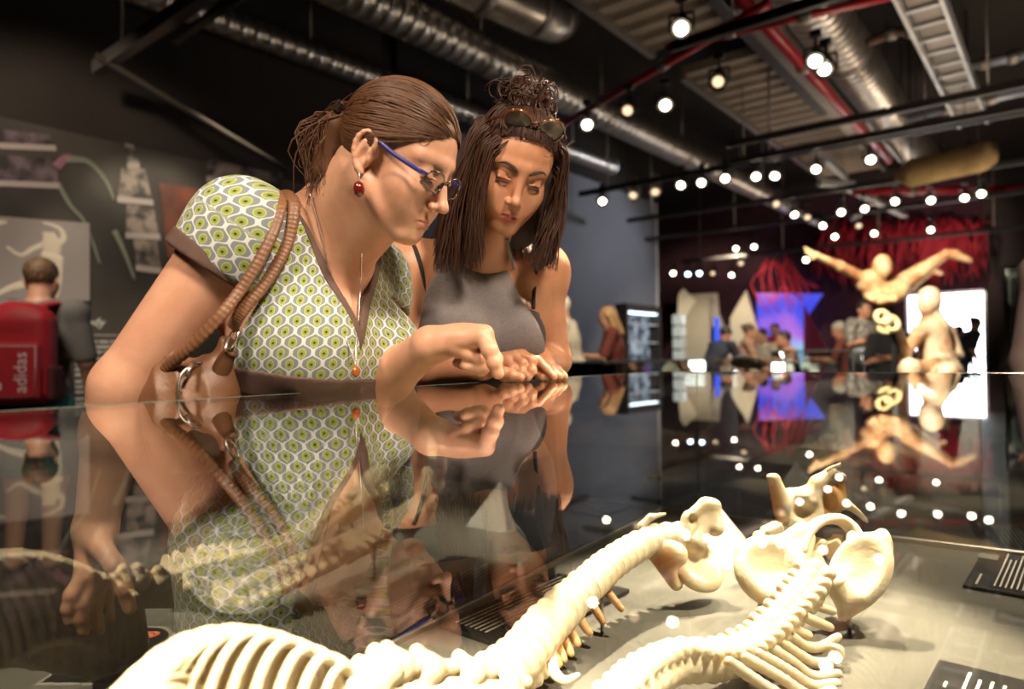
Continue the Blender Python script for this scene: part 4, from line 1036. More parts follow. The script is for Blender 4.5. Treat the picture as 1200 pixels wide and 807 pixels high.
def eyeball(parent, o, M, side, gaze):
    sc = float(np.linalg.norm(M[0])); c = o + np.array([0.0775, side * 0.031, 0.013]) @ M
    V, F = [], []
    ax = np.asarray(gaze, float) @ M / sc
    prof = [(0.0128 * sc * math.sin(t), -0.0128 * sc * math.cos(t)) for t in np.linspace(0.05, math.pi - 0.02, 16)]
    ob = MB().lathe(c, ax, prof, 20).build('eye', m_lens_w, parent)
    me = ob.data; V = np.zeros(len(me.vertices) * 3, np.float32); me.vertices.foreach_get('co', V); V = V.reshape(-1, 3)
    vtint(me, V, [(Ell(c + ax * 0.0128 * sc, 0.0062 * sc), 0.0016, 1.0)])
    return ob

def brow(parent, o, M, side, m, arch, thick=0.0032):
    q = smooth_path([np.array([x + 0.0015, side * y, z]) for x, y, z in arch], 14)
    V, F = tube_np(o + q @ M, np.interp(np.linspace(0, 1, 14), [0, 0.25, 0.7, 1], [thick * 0.8, thick, thick * 0.7, thick * 0.2]), 8, True, (M[2] / np.linalg.norm(M[2]), 1.0, 0.5))
    return MB().raw(V, F, True).build('eyebrow', m, parent)

def finger(pts, r0, r1):
    """finger through its joints, a little thicker at each knuckle"""
    n = len(pts); rr = np.linspace(r0, r1, n); q = chain(pts, rr)
    return [(c, 0.003) for c in q] + [(Ell(pts[i], rr[i] * 1.06), 0.004) for i in range(1, n - 1)] + [(Ell(pts[-1], rr[-1] * 1.02), 0.002)]

def nail(pts, up, r):
    d = pts[-1] - pts[-2]; d = d / np.linalg.norm(d); up = np.asarray(up, float); up = up - d * (up @ d); up /= np.linalg.norm(up)
    return (Ell(pts[-1] - d * r * 0.1 + up * r * 0.7, (r * 0.9, r * 0.7, r * 0.35), np.array([d, np.cross(up, d), up])), r * 0.5, 0.35)

def skin_mesh(name, prims, ax, m, parent, k=0.012, tints=None, relax=1):
    F = Field(*ax).all(prims, k); V, Q = F.mesh(relax); me = npmesh(name, V, Q)
    vtint(me, V, tints or [])
    return link(name, me, m, parent)

def cloth(name, prims, step, m, parent, cuts, k=0.015, relax=2, uv=None, pad=0.02, fold=None):
    """a garment: inflated body prims trimmed by cuts (prim, k, op)"""
    lo, hi = bounds(prims, pad)
    F = Field(*[axis(lo[i], hi[i], step) for i in range(3)]).all(prims, k)
    if fold is not None:
        x, y, z = F.ax[0][:, None, None], F.ax[1][None, :, None], F.ax[2][None, None, :]
        F.D += fold(x, y, z).astype(np.float32)
    for c in cuts: F.put(*c)
    V, Q = F.mesh(relax); me = npmesh(name, V, Q)
    if uv is not None:
        at = me.attributes.new('weave', 'FLOAT_VECTOR', 'POINT'); at.data.foreach_set('vector', uv(V).astype(np.float32).ravel())
    return link(name, me, m, parent)

def strands(name, paths, r, m, parent, sides=4):
    Vs, Fs, n = [], [], 0
    for p, rr in paths:
        V, F = tube_np(p, rr if rr is not None else r, sides, False); Vs.append(V); Fs += [[i + n for i in f] for f in F]; n += len(V)
    return link(name, npmesh(name, np.concatenate(Vs), np.array(Fs)), m, parent)

def hairmat(name, c1, c2, rough=0.5):
    nt = NT(name); b = nt.n('ShaderNodeBsdfPrincipled'); nt.l(b.outputs[0], nt.out.inputs[0]); b.inputs['Roughness'].default_value = rough; b.inputs['Specular IOR Level'].default_value = 0.35
    g = nt.n('ShaderNodeNewGeometry'); tc = nt.n('ShaderNodeTexCoord'); nz = nt.n('ShaderNodeTexNoise'); nz.inputs['Scale'].default_value = 30; nt.l(tc.outputs['Object'], nz.inputs[0])
    f = E(nt, g.outputs['Random Per Island']) * 0.6 + E(nt, nz.outputs[0]) * 0.4
    nt.l(mixc(nt, f, c1, c2), b.inputs['Base Color']); MATS[name] = nt.m; return nt.m
# ------------------------------------------------------------------ the older woman
m_skin1 = skinmat('skin_fair', (0.66, 0.37, 0.245), (0.60, 0.31, 0.20), (0.40, 0.135, 0.105))
def PX(px, Z, z): return np.array([(px - 600) / 800 * Z, Z, z])
O1 = P(461, 193, 0.964)
F1 = np.array([0.82, -0.31, -0.48]); F1 /= np.linalg.norm(F1); L1 = np.array([0.34, 0.938, 0.06]); L1 -= F1 * (L1 @ F1); L1 /= np.linalg.norm(L1); M1h = np.array([F1, L1, np.cross(F1, L1)]) * 0.86
w1 = empty('person', (-0.40, 1.14, 0), 'woman in a green patterned dress and blue-armed glasses leaning over the case and pointing', 'person')
R1, LF1 = P(283, 264, 0.985), P(430, 322, 1.19)
sx1 = LF1 - R1; sx1[2] *= 0.4; sx1 /= np.linalg.norm(sx1); fc1 = np.cross(sx1, ZU); fc1 /= np.linalg.norm(fc1); 
MID1 = (R1 + LF1) / 2
MT1 = np.array([sx1, fc1, np.cross(sx1, fc1)])
chest1 = np.array([MID1[0] + 0.010, MID1[1] + 0.0, MID1[2] - 0.125]); waist1 = chest1 + np.array([-0.035, 0.03, -0.17]); hip1 = waist1 + np.array([-0.03, 0.03, -0.15])
neck1 = MID1 + fc1 * 0.02 + ZU * 0.010
def h1(x, y, z): return O1 + np.array([x, y, z]) @ M1h
torso1 = [Ell(chest1, (0.150, 0.105, 0.165), MT1), (Ell(waist1, (0.140, 0.108, 0.15), MT1), 0.06), (Ell(hip1, (0.178, 0.135, 0.15), MT1), 0.06),
          (Ell(chest1 + fc1 * 0.068 + sx1 * 0.066 - ZU * 0.035, (0.068, 0.066, 0.070)), 0.04), (Ell(chest1 + fc1 * 0.068 - sx1 * 0.066 - ZU * 0.035, (0.068, 0.066, 0.070)), 0.04),
          (Cone(neck1 - fc1 * 0.02, R1 + ZU * 0.002, 0.052, 0.050), 0.05), (Cone(neck1 - fc1 * 0.02, LF1 + ZU * 0.002, 0.052, 0.050), 0.05), (Cone(R1 - ZU * 0.03, LF1 - ZU * 0.03, 0.06), 0.05)]
E1, W1 = P(146, 452, 0.955), P(112, 618, 0.975)
EL1, WL1 = P(428, 464, 1.13), P(503, 405, 0.985)
armR1 = [(Ell(R1, (0.058, 0.056, 0.060)), 0.04), (Cone(R1, E1, 0.053, 0.042), 0.03), (Cone(E1, E1 + (W1 - E1) * 0.3, 0.041, 0.041), 0.02), (Cone(E1 + (W1 - E1) * 0.3, W1, 0.041, 0.027), 0.02)]
armL1 = [(Ell(LF1, (0.058, 0.056, 0.060)), 0.04), (Cone(LF1, EL1, 0.050, 0.040), 0.03), (Cone(EL1, EL1 + (WL1 - EL1) * 0.4, 0.038, 0.036), 0.02), (Cone(EL1 + (WL1 - EL1) * 0.4, WL1, 0.036, 0.0265), 0.02)]
neckp1 = [(Cone(h1(-0.022, 0, -0.035), neck1 + fc1 * 0.0, 0.054, 0.056), 0.03), (Cone(h1(0.03, 0, -0.075), neck1 + fc1 * 0.045 - ZU * 0.03, 0.030, 0.040), 0.04), (Cone(h1(-0.045, 0, -0.02), neck1 - fc1 * 0.03 + ZU * 0.01, 0.042, 0.05), 0.03)]
legs1 = []
for s in (-1, 1):
    a = hip1 + sx1 * 0.085 * s - ZU * 0.06; kn = np.array([a[0], a[1], 0.47]); an = np.array([a[0] - fc1[0] * 0.03, a[1] - fc1[1] * 0.03, 0.09])
    legs1 += [(Cone(a, kn, 0.085, 0.055), 0.03), (Cone(kn, kn * 0.4 + an * 0.6, 0.054, 0.050), 0.03), (Cone(kn * 0.4 + an * 0.6, an, 0.05, 0.036), 0.03), (Cone(an - ZU * 0.045, an + fc1 * 0.17 - ZU * 0.06, 0.04, 0.027), 0.03)]
# pointing hand
ix = [P(565, 394, .945), P(574, 411, .932), P(579, 425, .930), P(583.5, 437, .932)]
md = [P(568, 391, .972), P(580, 421, .968), P(564, 432, .960), P(547, 428, .962)]
rn = [P(562, 390, .992), P(574, 420, .990), P(558, 431, .982), P(542, 427, .982)]
pk = [P(553, 391, 1.010), P(564, 417, 1.010), P(548, 428, 1.004), P(536, 425, 1.002)]
tb = [P(517, 402, .968), P(534, 407, .962), P(549, 414, .958), P(561, 421, .955)]
handL1 = []
for mc_, r in ((ix[0], .0135), (md[0], .0135), (rn[0], .0125), (pk[0], .011)): handL1.append((Cone(WL1 + (mc_ - WL1) * 0.05, mc_, 0.020, r), 0.014))
handL1 += finger(ix, .0118, .0082) + finger(md, .0115, .0085) + finger(rn, .0105, .0080) + finger(pk, .0095, .0070) + [(Cone(WL1, tb[0], .021, .016), 0.012)] + finger(tb, .0135, .0085)
handL1 += [(Ell(P(540, 396, .975), (0.034, 0.028, 0.020)), 0.012)]
# hanging hand
hr = lambda x, y, z: P(x, y, z)
fR = [[hr(98, 672, .955), hr(84, 696, .945), hr(80, 712, .945), hr(82, 726, .95)], [hr(106, 678, .965), hr(96, 706, .955), hr(94, 724, .955), hr(98, 738, .96)], [hr(116, 680, .98), hr(112, 708, .975), hr(112, 726, .975), hr(116, 739, .98)], [hr(125, 678, .995), hr(126, 700, .995), hr(127, 714, .995), hr(130, 725, 1.0)]]
tR = [hr(118, 640, .95), hr(136, 664, .94), hr(146, 690, .94), hr(152, 712, .945)]
handR1 = [(Cone(W1, f[0], 0.022, 0.0125), 0.014) for f in fR]
for f, r in zip(fR, (.0105, .011, .0105, .009)): handR1 += finger(f, r, r * 0.75)
handR1 += [(Cone(W1, tR[0], .022, .016), 0.012)] + finger(tR, .0145, .0088)
head1 = xf(head_prims(0.55, 1.0, 1.03), O1, M1h)
body1 = torso1 + neckp1 + armR1 + armL1 + legs1 + head1 + handL1 + handR1
lo, hi = bounds(body1, 0.02)
ax1 = [axis(lo[0], hi[0], 0.0042, ((-0.30, 0.02, 0.0019),)), axis(lo[1], hi[1], 0.0042, ((0.86, 1.07, 0.0019),)), axis(lo[2], hi[2], 0.009, ((0.74, 1.06, 0.004), (1.06, 1.5, 0.0019)))]
tn = [(xf([p], O1, M1h)[0], s_, a) for p, s_, a in LIPS + LIDS] + [nail(ix, (0.3, -1, 0.6), .008)]
skin_mesh('body', body1, ax1, m_skin1, w1, 0.012, tn)
for s in (-1, 1): eyeball(w1, O1, M1h, s, (0.80, 0.0, -0.60))
m_hair1 = hairmat('hair_brown', (0.042, 0.016, 0.007), (0.13, 0.056, 0.024))
for s in (-1, 1): brow(w1, O1, M1h, s, mat('brow_brown', (0.16, 0.075, 0.04), 0.7), [(0.094, 0.013, 0.030), (0.091, 0.024, 0.036), (0.083, 0.037, 0.037), (0.073, 0.046, 0.030)], 0.0026)

# hair, combed back into a clip
hc = np.array([-0.006, 0, 0.045]); hr_ = np.array([0.099, 0.0795, 0.0875])
def hp(u, lift=0.0):
    u = np.asarray(u, float); u = u / np.linalg.norm(u); return hc + u * (hr_ + lift)
knot = np.array([-0.094, -0.018, 0.030])
hp1 = xf([Ell(hc, hr_), (Ell((-0.075, 0, 0.025), (0.038, 0.052, 0.045)), 0.02), (Ell((0.032, 0, 0.060), (0.050, 0.060, 0.046)), 0.015), (Cone(knot, knot + np.array([-0.010, 0, -0.018]), 0.022, 0.024), 0.015), (Cone(knot + np.array([-0.012, -0.004, -0.018]), (-0.098, -0.024, -0.065), 0.033, 0.024), 0.012), (Cone((-0.098, -0.026, -0.06), (-0.088, -0.026, -0.100), 0.025, 0.008), 0.01)], O1, M1h)
cutp = [(half(h1(0.0, 0, 0.022), np.array([0.62, 0, -0.80]) @ M1h), 0.01, 's')]
lo, hi = bounds(hp1, 0.012)
Fh = Field(*[axis(lo[i], hi[i], 0.0024) for i in range(3)]).all(hp1, 0.01)
pl = half(h1(0.030, 0, 0.026), np.array([0.66, 0, -0.75]) @ M1h)
Fh.put(Fn(lambda x, y, z: pl.d(x, y, z)), 0.012, 'i')
for s in (-1, 1): Fh.put(Ell(h1(0.006, s * 0.083, 0.002), (0.024, 0.022, 0.032), M1h / 0.86), 0.006, 's')
Fh.put(Ell(h1(0.085, 0, 0.020), (0.040, 0.064, 0.034), M1h / 0.86), 0.01, 's')
V, Q = Fh.mesh(2); hair1 = link('hair', npmesh('hair', V, Q), m_hair1, w1)
paths = []; rg = np.random.default_rng(11)
for i in range(1000):
    side = rg.choice([-1, 1], p=[0.66, 0.34]); a = rg.uniform(0, 1)
    # start along the hairline from the parting over the brow to above and behind the ear
    if a < 0.55: st = np.array([0.085 - 0.05 * a + rg.normal(0, 0.004), side * (0.006 + 0.115 * a), 0.083 - 0.062 * a])
    else: st = np.array([0.055 - 0.20 * (a - 0.55), side * 0.078, 0.056 - 0.075 * (a - 0.55) * 2.4])
    if rg.uniform() < 0.45: st = np.array([rg.uniform(-0.06, 0.10), side * rg.uniform(0.0, 0.055), 0.13 - 0.03 * rg.uniform()])
    u0 = (st - hc) / hr_; u0 /= np.linalg.norm(u0); en = knot + rg.normal(0, 0.007, 3); u1 = (en - hc) / hr_; u1 /= np.linalg.norm(u1)
    om = math.acos(np.clip(u0 @ u1, -1, 1)); ts = np.linspace(0, 1, 16); lift = rg.uniform(-0.001, 0.0035)
    bow = np.array([0, 0, -1.0]) * rg.uniform(0.05, 0.28) if a > 0.3 else np.array([0, side * 0.3, 0.05])
    p = []
    for t in ts:
        u = (math.sin((1 - t) * om) * u0 + math.sin(t * om) * u1) / max(math.sin(om), 1e-3) + bow * math.sin(math.pi * t) * 0.5
        p.append(hp(u, lift + 0.002 * math.sin(math.pi * t)))
    p[-1] = p[-1] * 0.4 + en * 0.6
    paths.append((O1 + np.array(p) @ M1h, np.interp(ts, [0, 0.2, 1], [0.0005, 0.0015, 0.0011])))
for i in range(300):    # tail under the clip
    a = knot + np.array([0.004, 0, 0.010]) + rg.normal(0, 0.013, 3) * np.array([0.6, 1.2, 0.8]); b_ = np.array([-0.122, -0.024, -0.020]) + rg.normal(0, 0.018, 3); c_ = np.array([-0.092, -0.028, -0.085]) + rg.normal(0, 0.014, 3) + np.array([0, 0, rg.uniform(-0.02, 0.02)])
    ts = np.linspace(0, 1, 10); paths.append((O1 + smooth_path([a, a * 0.5 + b_ * 0.5 + np.array([-0.012, 0, 0.010]), b_, c_], 10) @ M1h, np.interp(ts, [0, 0.6, 1], [0.0013, 0.0013, 0.0003])))
for i in range(26):     # flyaway
    az = rg.uniform(0.4, 3.0) * rg.choice([-1, 1]); u = np.array([math.cos(az), math.sin(az), rg.uniform(0.2, 1.2)]); a = hp(u, 0.0); d = rg.normal(0, 1, 3) * 0.012
    paths.append((O1 + smooth_path([a, hp(u + 0.15 * rg.normal(0, 1, 3), 0.003), hp(u + np.array([-0.5, 0, 0.0]), 0.002)], 8) @ M1h, np.full(8, 0.0004)))
strands('hair_strands', paths, 0.001, m_hair1, hair1)
# clip
clip = empty('hair_clip', h1(*knot), 'small dark metal clip in the hair at the back of the older woman\'s head', 'hair clip')
kp = h1(*(knot + np.array([-0.010, -0.014, 0.016])))
MB().box(kp, (0.007, 0.019, 0.009), M1h / 0.86, 0.003).build('plate', mat('clip_black', (0.02, 0.015, 0.015), 0.2), clip)
MB().tube([kp + np.array([-0.008, -0.014, 0.006]) @ M1h, kp + np.array([-0.009, -0.014, -0.006]) @ M1h, kp + np.array([-0.009, 0.010, -0.006]) @ M1h, kp + np.array([-0.008, 0.010, 0.006]) @ M1h, kp + np.array([-0.008, -0.014, 0.006]) @ M1h], 0.0014, 6).build('bright_edge', m_tray, clip)

# glasses
gl = empty('eyeglasses', h1(0.105, 0, 0.01), 'oval metal eyeglasses with blue arms worn by the older woman', 'eyeglasses')
m_gf = mat('gunmetal', (0.16, 0.14, 0.13), 0.25, 0.9); m_blue = mat('blue_arm', (0.03, 0.035, 0.22), 0.3)
gz, gx = 0.006, 0.103
for s in (-1, 1):
    t = np.linspace(0, 2 * math.pi, 29); c = np.array([gx, s * 0.0315, gz])
    oval = np.array([c + np.array([-0.0045 * (abs(math.cos(a)) ** 1.5) * (1 if math.cos(a) * s > 0 else -0.1), 0.0245 * np.sign(math.cos(a)) * abs(math.cos(a)) ** 0.8, 0.0165 * np.sign(math.sin(a)) * abs(math.sin(a)) ** 0.85]) for a in t])
    MB().tube(O1 + oval @ M1h, 0.0013, 6, False).build('rim', m_gf, gl)
    V = O1 + oval[:-1] @ M1h; link('lens', npmesh('lens', V, [list(range(28))], False), glassmat('lens_glass', (0.95, 0.95, 0.96), 1.45), gl)
    tp = smooth_path([np.array([gx - 0.004, s * 0.057, gz + 0.006]), np.array([0.088, s * 0.069, gz + 0.007]), np.array([0.045, s * 0.0765, 0.018]), np.array([0.006, s * 0.0795, 0.026]), np.array([-0.012, s * 0.080, 0.016])], 18)
    MB().tube(O1 + tp @ M1h, np.interp(np.linspace(0, 1, 18), [0, 0.2, 1], [0.0026, 0.0034, 0.0022]), 8, True, (M1h[2] / 0.86, 1.0, 0.45)).build('temple_arm', m_blue, gl)
    MB().tube(O1 + smooth_path([(gx - 0.004, s * 0.012, gz - 0.004), (0.099, s * 0.010, gz - 0.008), (0.096, s * 0.0095, gz - 0.012)], 6) @ M1h, 0.0012, 6).build('nose_pad', m_gf, gl)
MB().tube(O1 + smooth_path([(gx, -0.0075, gz + 0.004), (gx + 0.004, 0, gz + 0.007), (gx, 0.0075, gz + 0.004)], 8) @ M1h, 0.0014, 6).build('bridge', m_gf, gl)
# earring
er = empty('earring', h1(0.002, -0.078, -0.038), 'dark red oval earring hanging from the older woman\'s ear', 'earring')
ep = h1(0.004, -0.083, -0.030)
MB().tube(smooth_path([ep, ep + np.array([0.001, -0.002, -0.006]), ep - ZU * 0.012], 6), 0.0009, 5).build('hook', m_tray, er)
MB().lathe(ep - ZU * 0.033, ZU, [(0.001, 0), (0.0065, 0.004), (0.0078, 0.011), (0.0062, 0.018), (0.001, 0.022)], 14).build('red_drop', mat('red_bead', (0.13, 0.010, 0.006), 0.12, coat=0.6), er)

# ------------------------------------------------------------------ dress
def dress_material():
    nt = NT('ogee_print'); b = nt.n('ShaderNodeBsdfPrincipled'); nt.l(b.outputs[0], nt.out.inputs[0]); b.inputs['Roughness'].default_value = 0.8; b.inputs['Sheen Weight'].default_value = 0.1
    at = nt.n('ShaderNodeAttribute'); at.attribute_name = 'weave'; sp = nt.n('ShaderNodeSeparateXYZ'); nt.l(at.outputs['Vector'], sp.inputs[0])
    w, h = 0.0120, 0.0295; a = 0.45
    x = E(nt, sp.outputs[0]) / w; y = E(nt, sp.outputs[1]) / h
    i0 = x.floor(); par = (i0 * 0.5).fract() * 2.0          # 0 or 1
    sg = 1.0 - par * 2.0; cw = (y * (2 * math.pi)).cos() * sg; cy_ = cw * (1.5 - 0.5 * cw * cw) * a
    f = x - i0
    c0 = cy_; c1 = 1.0 - cy_
    d = (f - c0).abs().min((f - c1).abs())
    left = f.lt(c0); right = f.gt(c1)
    j = i0 - left + right
    parj = (j * 0.5).fract() * 2.0
    fx = x - j - 0.5; yy = y + 0.5 * (1.0 - parj); fy = (yy + 0.5).fract() - 0.5
    r = ((fx * fx) * 2.2 + (fy + 0.04) * (fy + 0.04) * 7.0).sqrt()
    eye = ((fx * fx) * 6.0 + (fy + 0.06) * (fy + 0.06) * 30.0).sqrt()
    white, grey, green, pale, dark = (0.66, 0.68, 0.66), (0.20, 0.235, 0.26), (0.27, 0.335, 0.055), (0.44, 0.50, 0.16), (0.022, 0.030, 0.012)
    col = mixc(nt, d.gt(0.13), white, grey)
    col = mixc(nt, d.gt(0.30) * r.lt(0.62), col, pale)
    col = mixc(nt, d.gt(0.38) * r.lt(0.50), col, green)
    col = mixc(nt, eye.lt(0.42), col, (0.20, 0.26, 0.03))
    col = mixc(nt, eye.lt(0.30), col, dark)
    nt.l(col, b.inputs['Base Color']); return nt.m
m_dress = dress_material(); m_trim = mat('taupe_trim', (0.115, 0.066, 0.050), 0.75, col2=(0.095, 0.055, 0.042), scale=30)
aR, aL = (E1 - R1) / np.linalg.norm(E1 - R1), (EL1 - LF1) / np.linalg.norm(EL1 - LF1)
def weave1(V):
    t = np.clip((V[:, 2] - hip1[2]) / (chest1[2] - hip1[2]), 0, 1)[:, None]; c = hip1 + (chest1 - hip1) * t; d = V - c
    u = np.arctan2(d @ sx1, d @ fc1) * 0.145; v = V[:, 2] * 1.0 + 0.15 * np.maximum(0, -(d @ fc1))
    out = np.stack([u, v, 0 * u], 1)
    for J, a, side in ((R1, aR, -1), (LF1, aL, 1)):
        e = V - J; s_ = e @ a; rad = np.linalg.norm(e - s_[:, None] * a, axis=1); m = (s_ > 0.005) & (rad < 0.085) & ((V - chest1) @ sx1 * side > 0.10)
        p1 = fc1 - a * (fc1 @ a); p1 /= np.linalg.norm(p1); p2 = np.cross(a, p1)
        out[m, 0] = np.arctan2(e[m] @ p2, e[m] @ p1) * 0.058 + 0.004; out[m, 1] = -s_[m]
    return out
skirt = [(Cone(hip1 - ZU * 0.02, np.array([hip1[0], hip1[1], 0.46]), 0.150, 0.215), 0.06)]
def infl(ps, e): return [((p[0].inflate(e),) + p[1:]) if isinstance(p, tuple) else p.inflate(e) for p in ps]
def slv(e, l=0.0): return [(Cone(R1, R1 + aR * 0.20, 0.060 + e, 0.058 + e), 0.03), (Cone(LF1, LF1 + aL * 0.20, 0.060 + e, 0.056 + e), 0.03)]
# neckline planes
nA, nR_, nL_ = P(405, 386, 1.0), P(341, 226, 1.0), P(428, 286, 1.12)
def vplane(a, b, inner):
    n = np.cross(b - a, fc1); n /= np.linalg.norm(n); return (a, n if (inner - a) @ n > 0 else -n)
inn = P(395, 300, 1.02); q1, q2 = vplane(nA, nR_, inn), vplane(nA, nL_, inn)
def vcut(off=0.0):
    h1_, h2_ = half(q1[0] - q1[1] * off, -q1[1]), half(q2[0] - q2[1] * off, -q2[1]); hb_ = half(neck1 - fc1 * 0.055, -fc1)
    return Fn(lambda x, y, z: np.maximum(np.maximum(h1_.d(x, y, z), h2_.d(x, y, z)), hb_.d(x, y, z)))
neckhole = [(Cone(neck1 - ZU * 0.02, neck1 + ZU * 0.12, 0.064, 0.09), 0.01, 's')]
sleeve_end = 0.072
sleevecut = [(Cone(R1 + aR * (sleeve_end + 0.105), E1 + aR * 0.1, 0.105), 0.002, 's'), (Cone(LF1 + aL * (sleeve_end + 0.105), EL1 + aL * 0.1, 0.105), 0.002, 's')]
def endcut(J, a, l): 
    hp_ = half(J + a * l, -a); cy_ = Cone(J + a * l, J + a * (l + 0.5), 0.10)
    return Fn(lambda x, y, z: np.maximum(hp_.d(x, y, z), cy_.d(x, y, z)))
cuts = [(vcut(), 0.004, 's')] + neckhole + [(endcut(R1, aR, sleeve_end), 0.003, 's'), (endcut(LF1, aL, sleeve_end), 0.003, 's'), (half((0, 0, 0.47), (0, 0, -1)), 0.005, 'i')]
dprims = infl(torso1, 0.007) + slv(0.004) + skirt
fold = lambda x, y, z: 0.0035 * np.sin(38 * (x * f4(sx1[0]) + y * f4(sx1[1])) + 9 * z) * np.clip((1.02 - z) * 4, 0, 1)
dress = cloth('dress', dprims, 0.0034, m_dress, w1, cuts, 0.015, 2, weave1, 0.02, fold)
# bands
zb = P(400, 446, 1.0)[2]
bn = np.array([0.13, -0.03, 1.0]); bn /= np.linalg.norm(bn)
b0 = chest1 + np.array([0, 0, -0.080])
cloth('waistband', infl(torso1, 0.0095), 0.003, m_trim, dress, [(half(b0 + bn * 0.019, bn), 0.002, 'i'), (half(b0 - bn * 0.019, -bn), 0.002, 'i'), (half(chest1 + fc1 * 0.0 , np.array([0, 0, 1.0])), 0.0, 'i')], 0.015, 1)
for J, a, hide in ((R1, aR, EL1), (LF1, aL, E1)):
    cloth('sleeve_trim', [Cone(J, J + a * 0.22, 0.0715, 0.066)], 0.003, m_trim, dress, [(half(J + a * (sleeve_end + 0.006), a), 0.003, 'i'), (half(J + a * (sleeve_end - 0.020), -a), 0.003, 'i')], 0.01, 1)
g1a, g1b = half(q1[0] - q1[1] * 0.0135, -q1[1]), half(q2[0] - q2[1] * 0.0135, -q2[1])
cloth('neckline_trim', infl(torso1, 0.0090), 0.0026, m_trim, dress, [(vcut(0.0135), 0.001, 'i'), (vcut(0.0), 0.001, 's')] + [(half(chest1 + fc1 * 0.02 - ZU * 0.09, (0, 0, -1)), 0.002, 'i')] + neckhole, 0.015, 1)

# necklace
nk = empty('necklace', P(415, 400, 0.97), 'thin silver necklace with an amber drop worn by the older woman', 'necklace')
def onchest(px, py, e=0.004):
    """meet the woman's front where the chain lies"""
    z0, z1 = 0.75, 1.3; F_ = np.linspace(z0, z1, 400); pts = np.array([P(px, py, z) for z in F_]).astype(np.float32); d = None
    for p in infl(torso1, 0.0) + neckp1:
        pr = p[0] if isinstance(p, tuple) else p; q = pr.d(pts[:, 0], pts[:, 1], pts[:, 2]); d = q if d is None else smin(d, q, 0.04)
    i = np.argmax(d < e); return P(px, py, F_[i] if d[i] < e else 1.0)
dr_ = P(417, 430, 0.0 + (onchest(409, 404) - CAM) @ FW - 0.012)
ch = [onchest(363, 226), onchest(372, 262), onchest(386, 320), onchest(398, 372), P(408, 402, (onchest(408, 402) - CAM) @ FW - 0.006), dr_]
MB().tube(smooth_path(ch, 40), 0.0010, 5).build('chain', mat('silver_chain', (0.75, 0.72, 0.68), 0.25, 0.9), nk)
ch = [onchest(424, 296), onchest(423, 330), onchest(420, 372), P(417, 402, (onchest(414, 400) - CAM) @ FW - 0.006), dr_]
MB().tube(smooth_path(ch, 30), 0.0010, 5).build('chain', MATS['silver_chain'], nk)
MB().lathe(dr_ - ZU * 0.014, ZU, [(0.001, 0), (0.0050, 0.003), (0.0060, 0.008), (0.0042, 0.013), (0.001, 0.016)], 12).build('amber_drop', mat('amber', (0.42, 0.10, 0.015), 0.1, coat=0.5), nk)

# ------------------------------------------------------------------ handbag
bagm = mat('tan_leather', (0.21, 0.098, 0.045), 0.45, col2=(0.15, 0.065, 0.028), scale=18, bump=0.2, bscale=90)
bc = P(226, 462, 0.95); bg_ = empty('handbag', bc - ZU * 0.1, 'pleated tan leather handbag hanging from the older woman\'s shoulder', 'handbag')
bx = np.array([0.80, 0.10, 0.0]); bx = bx - ZU * 0; bx /= np.linalg.norm(bx); byv = np.cross(ZU, bx); MBg = np.array([bx, byv, ZU])
bb = [Ell(bc - ZU * 0.025, (0.062, 0.042, 0.075), MBg), (Box(bc - ZU * 0.05, (0.054, 0.034, 0.055), MBg, 0.03), 0.03), (Cone(bc + bx * 0.030 + ZU * 0.02, bc + bx * 0.046 + ZU * 0.070, 0.020, 0.012), 0.03), (Cone(bc - bx * 0.035 + ZU * 0.01, bc - bx * 0.030 + ZU * 0.050, 0.022, 0.014), 0.03)]
pleat = lambda x, y, z: 0.0030 * np.abs(np.sin(95 * ((x - f4(bc[0])) * f4(bx[0]) + (y - f4(bc[1])) * f4(bx[1]) + 0.35 * (z - f4(bc[2]))))) - f4(0.0015)
cloth('bag_body', bb, 0.0022, bagm, bg_, [], 0.012, 1, None, 0.02, pleat)
zp = smooth_path([P(211, 474, .905), P(209, 456, .905), P(212, 440, .91), P(224, 428, .92), P(236, 424, .93)], 24)
MB().tube(zp, 0.0022, 6).build('zip', mat('zip_metal', (0.6, 0.55, 0.48), 0.25, 0.9), bg_)
MB().tube([P(226, 424, .915), P(222, 432, .905), P(219, 441, .90)], 0.003, 8).build('zip_puller', MATS['zip_metal'], bg_)
rc = P(272, 398, 0.93); t = np.linspace(0, 2 * math.pi, 20)
MB().tube(np.array([rc + np.array([0.35, 0.2, 0.9]) * 0.017 * math.cos(a) + np.array([0.7, -0.5, -0.1]) * 0.010 * math.sin(a) for a in t]), 0.0022, 6, False).build('ring', MATS['zip_metal'], bg_)
MB().tube(smooth_path([rc - ZU * 0.016, P(266, 418, .935), P(256, 440, .94), P(244, 462, .945)], 12), np.linspace(0.008, 0.016, 12), 10, True, ((1, 0, 0), 1.0, 0.6)).build('side_tab', bagm, bg_)
def onbody(px, py, e): return onchest(px, py, e)
def strap(pts, name='strap'):
    p = smooth_path(pts, 240); rr = 0.0076 + 0.0005 * np.sin(np.arange(240) * 1.57); MB().tube(p, rr, 10, True, ((0.8, -0.2, 0.3), 1.15, 0.55)).build(name, bagm, bg_)
top = R1 + (neck1 - R1) * 0.38 + ZU * 0.062
def fwd(p, d): return p - FW * d
strap([top - FW * -0.08 - ZU * 0.02, top, fwd(onbody(331, 236, 0.010), 0.006), fwd(onbody(324, 268, 0.010), 0.008), fwd(onbody(308, 306, 0.010), 0.012), P(283, 338, .915), P(256, 372, .90), P(222, 408, .905), P(194, 432, .925), P(188, 455, .93)])
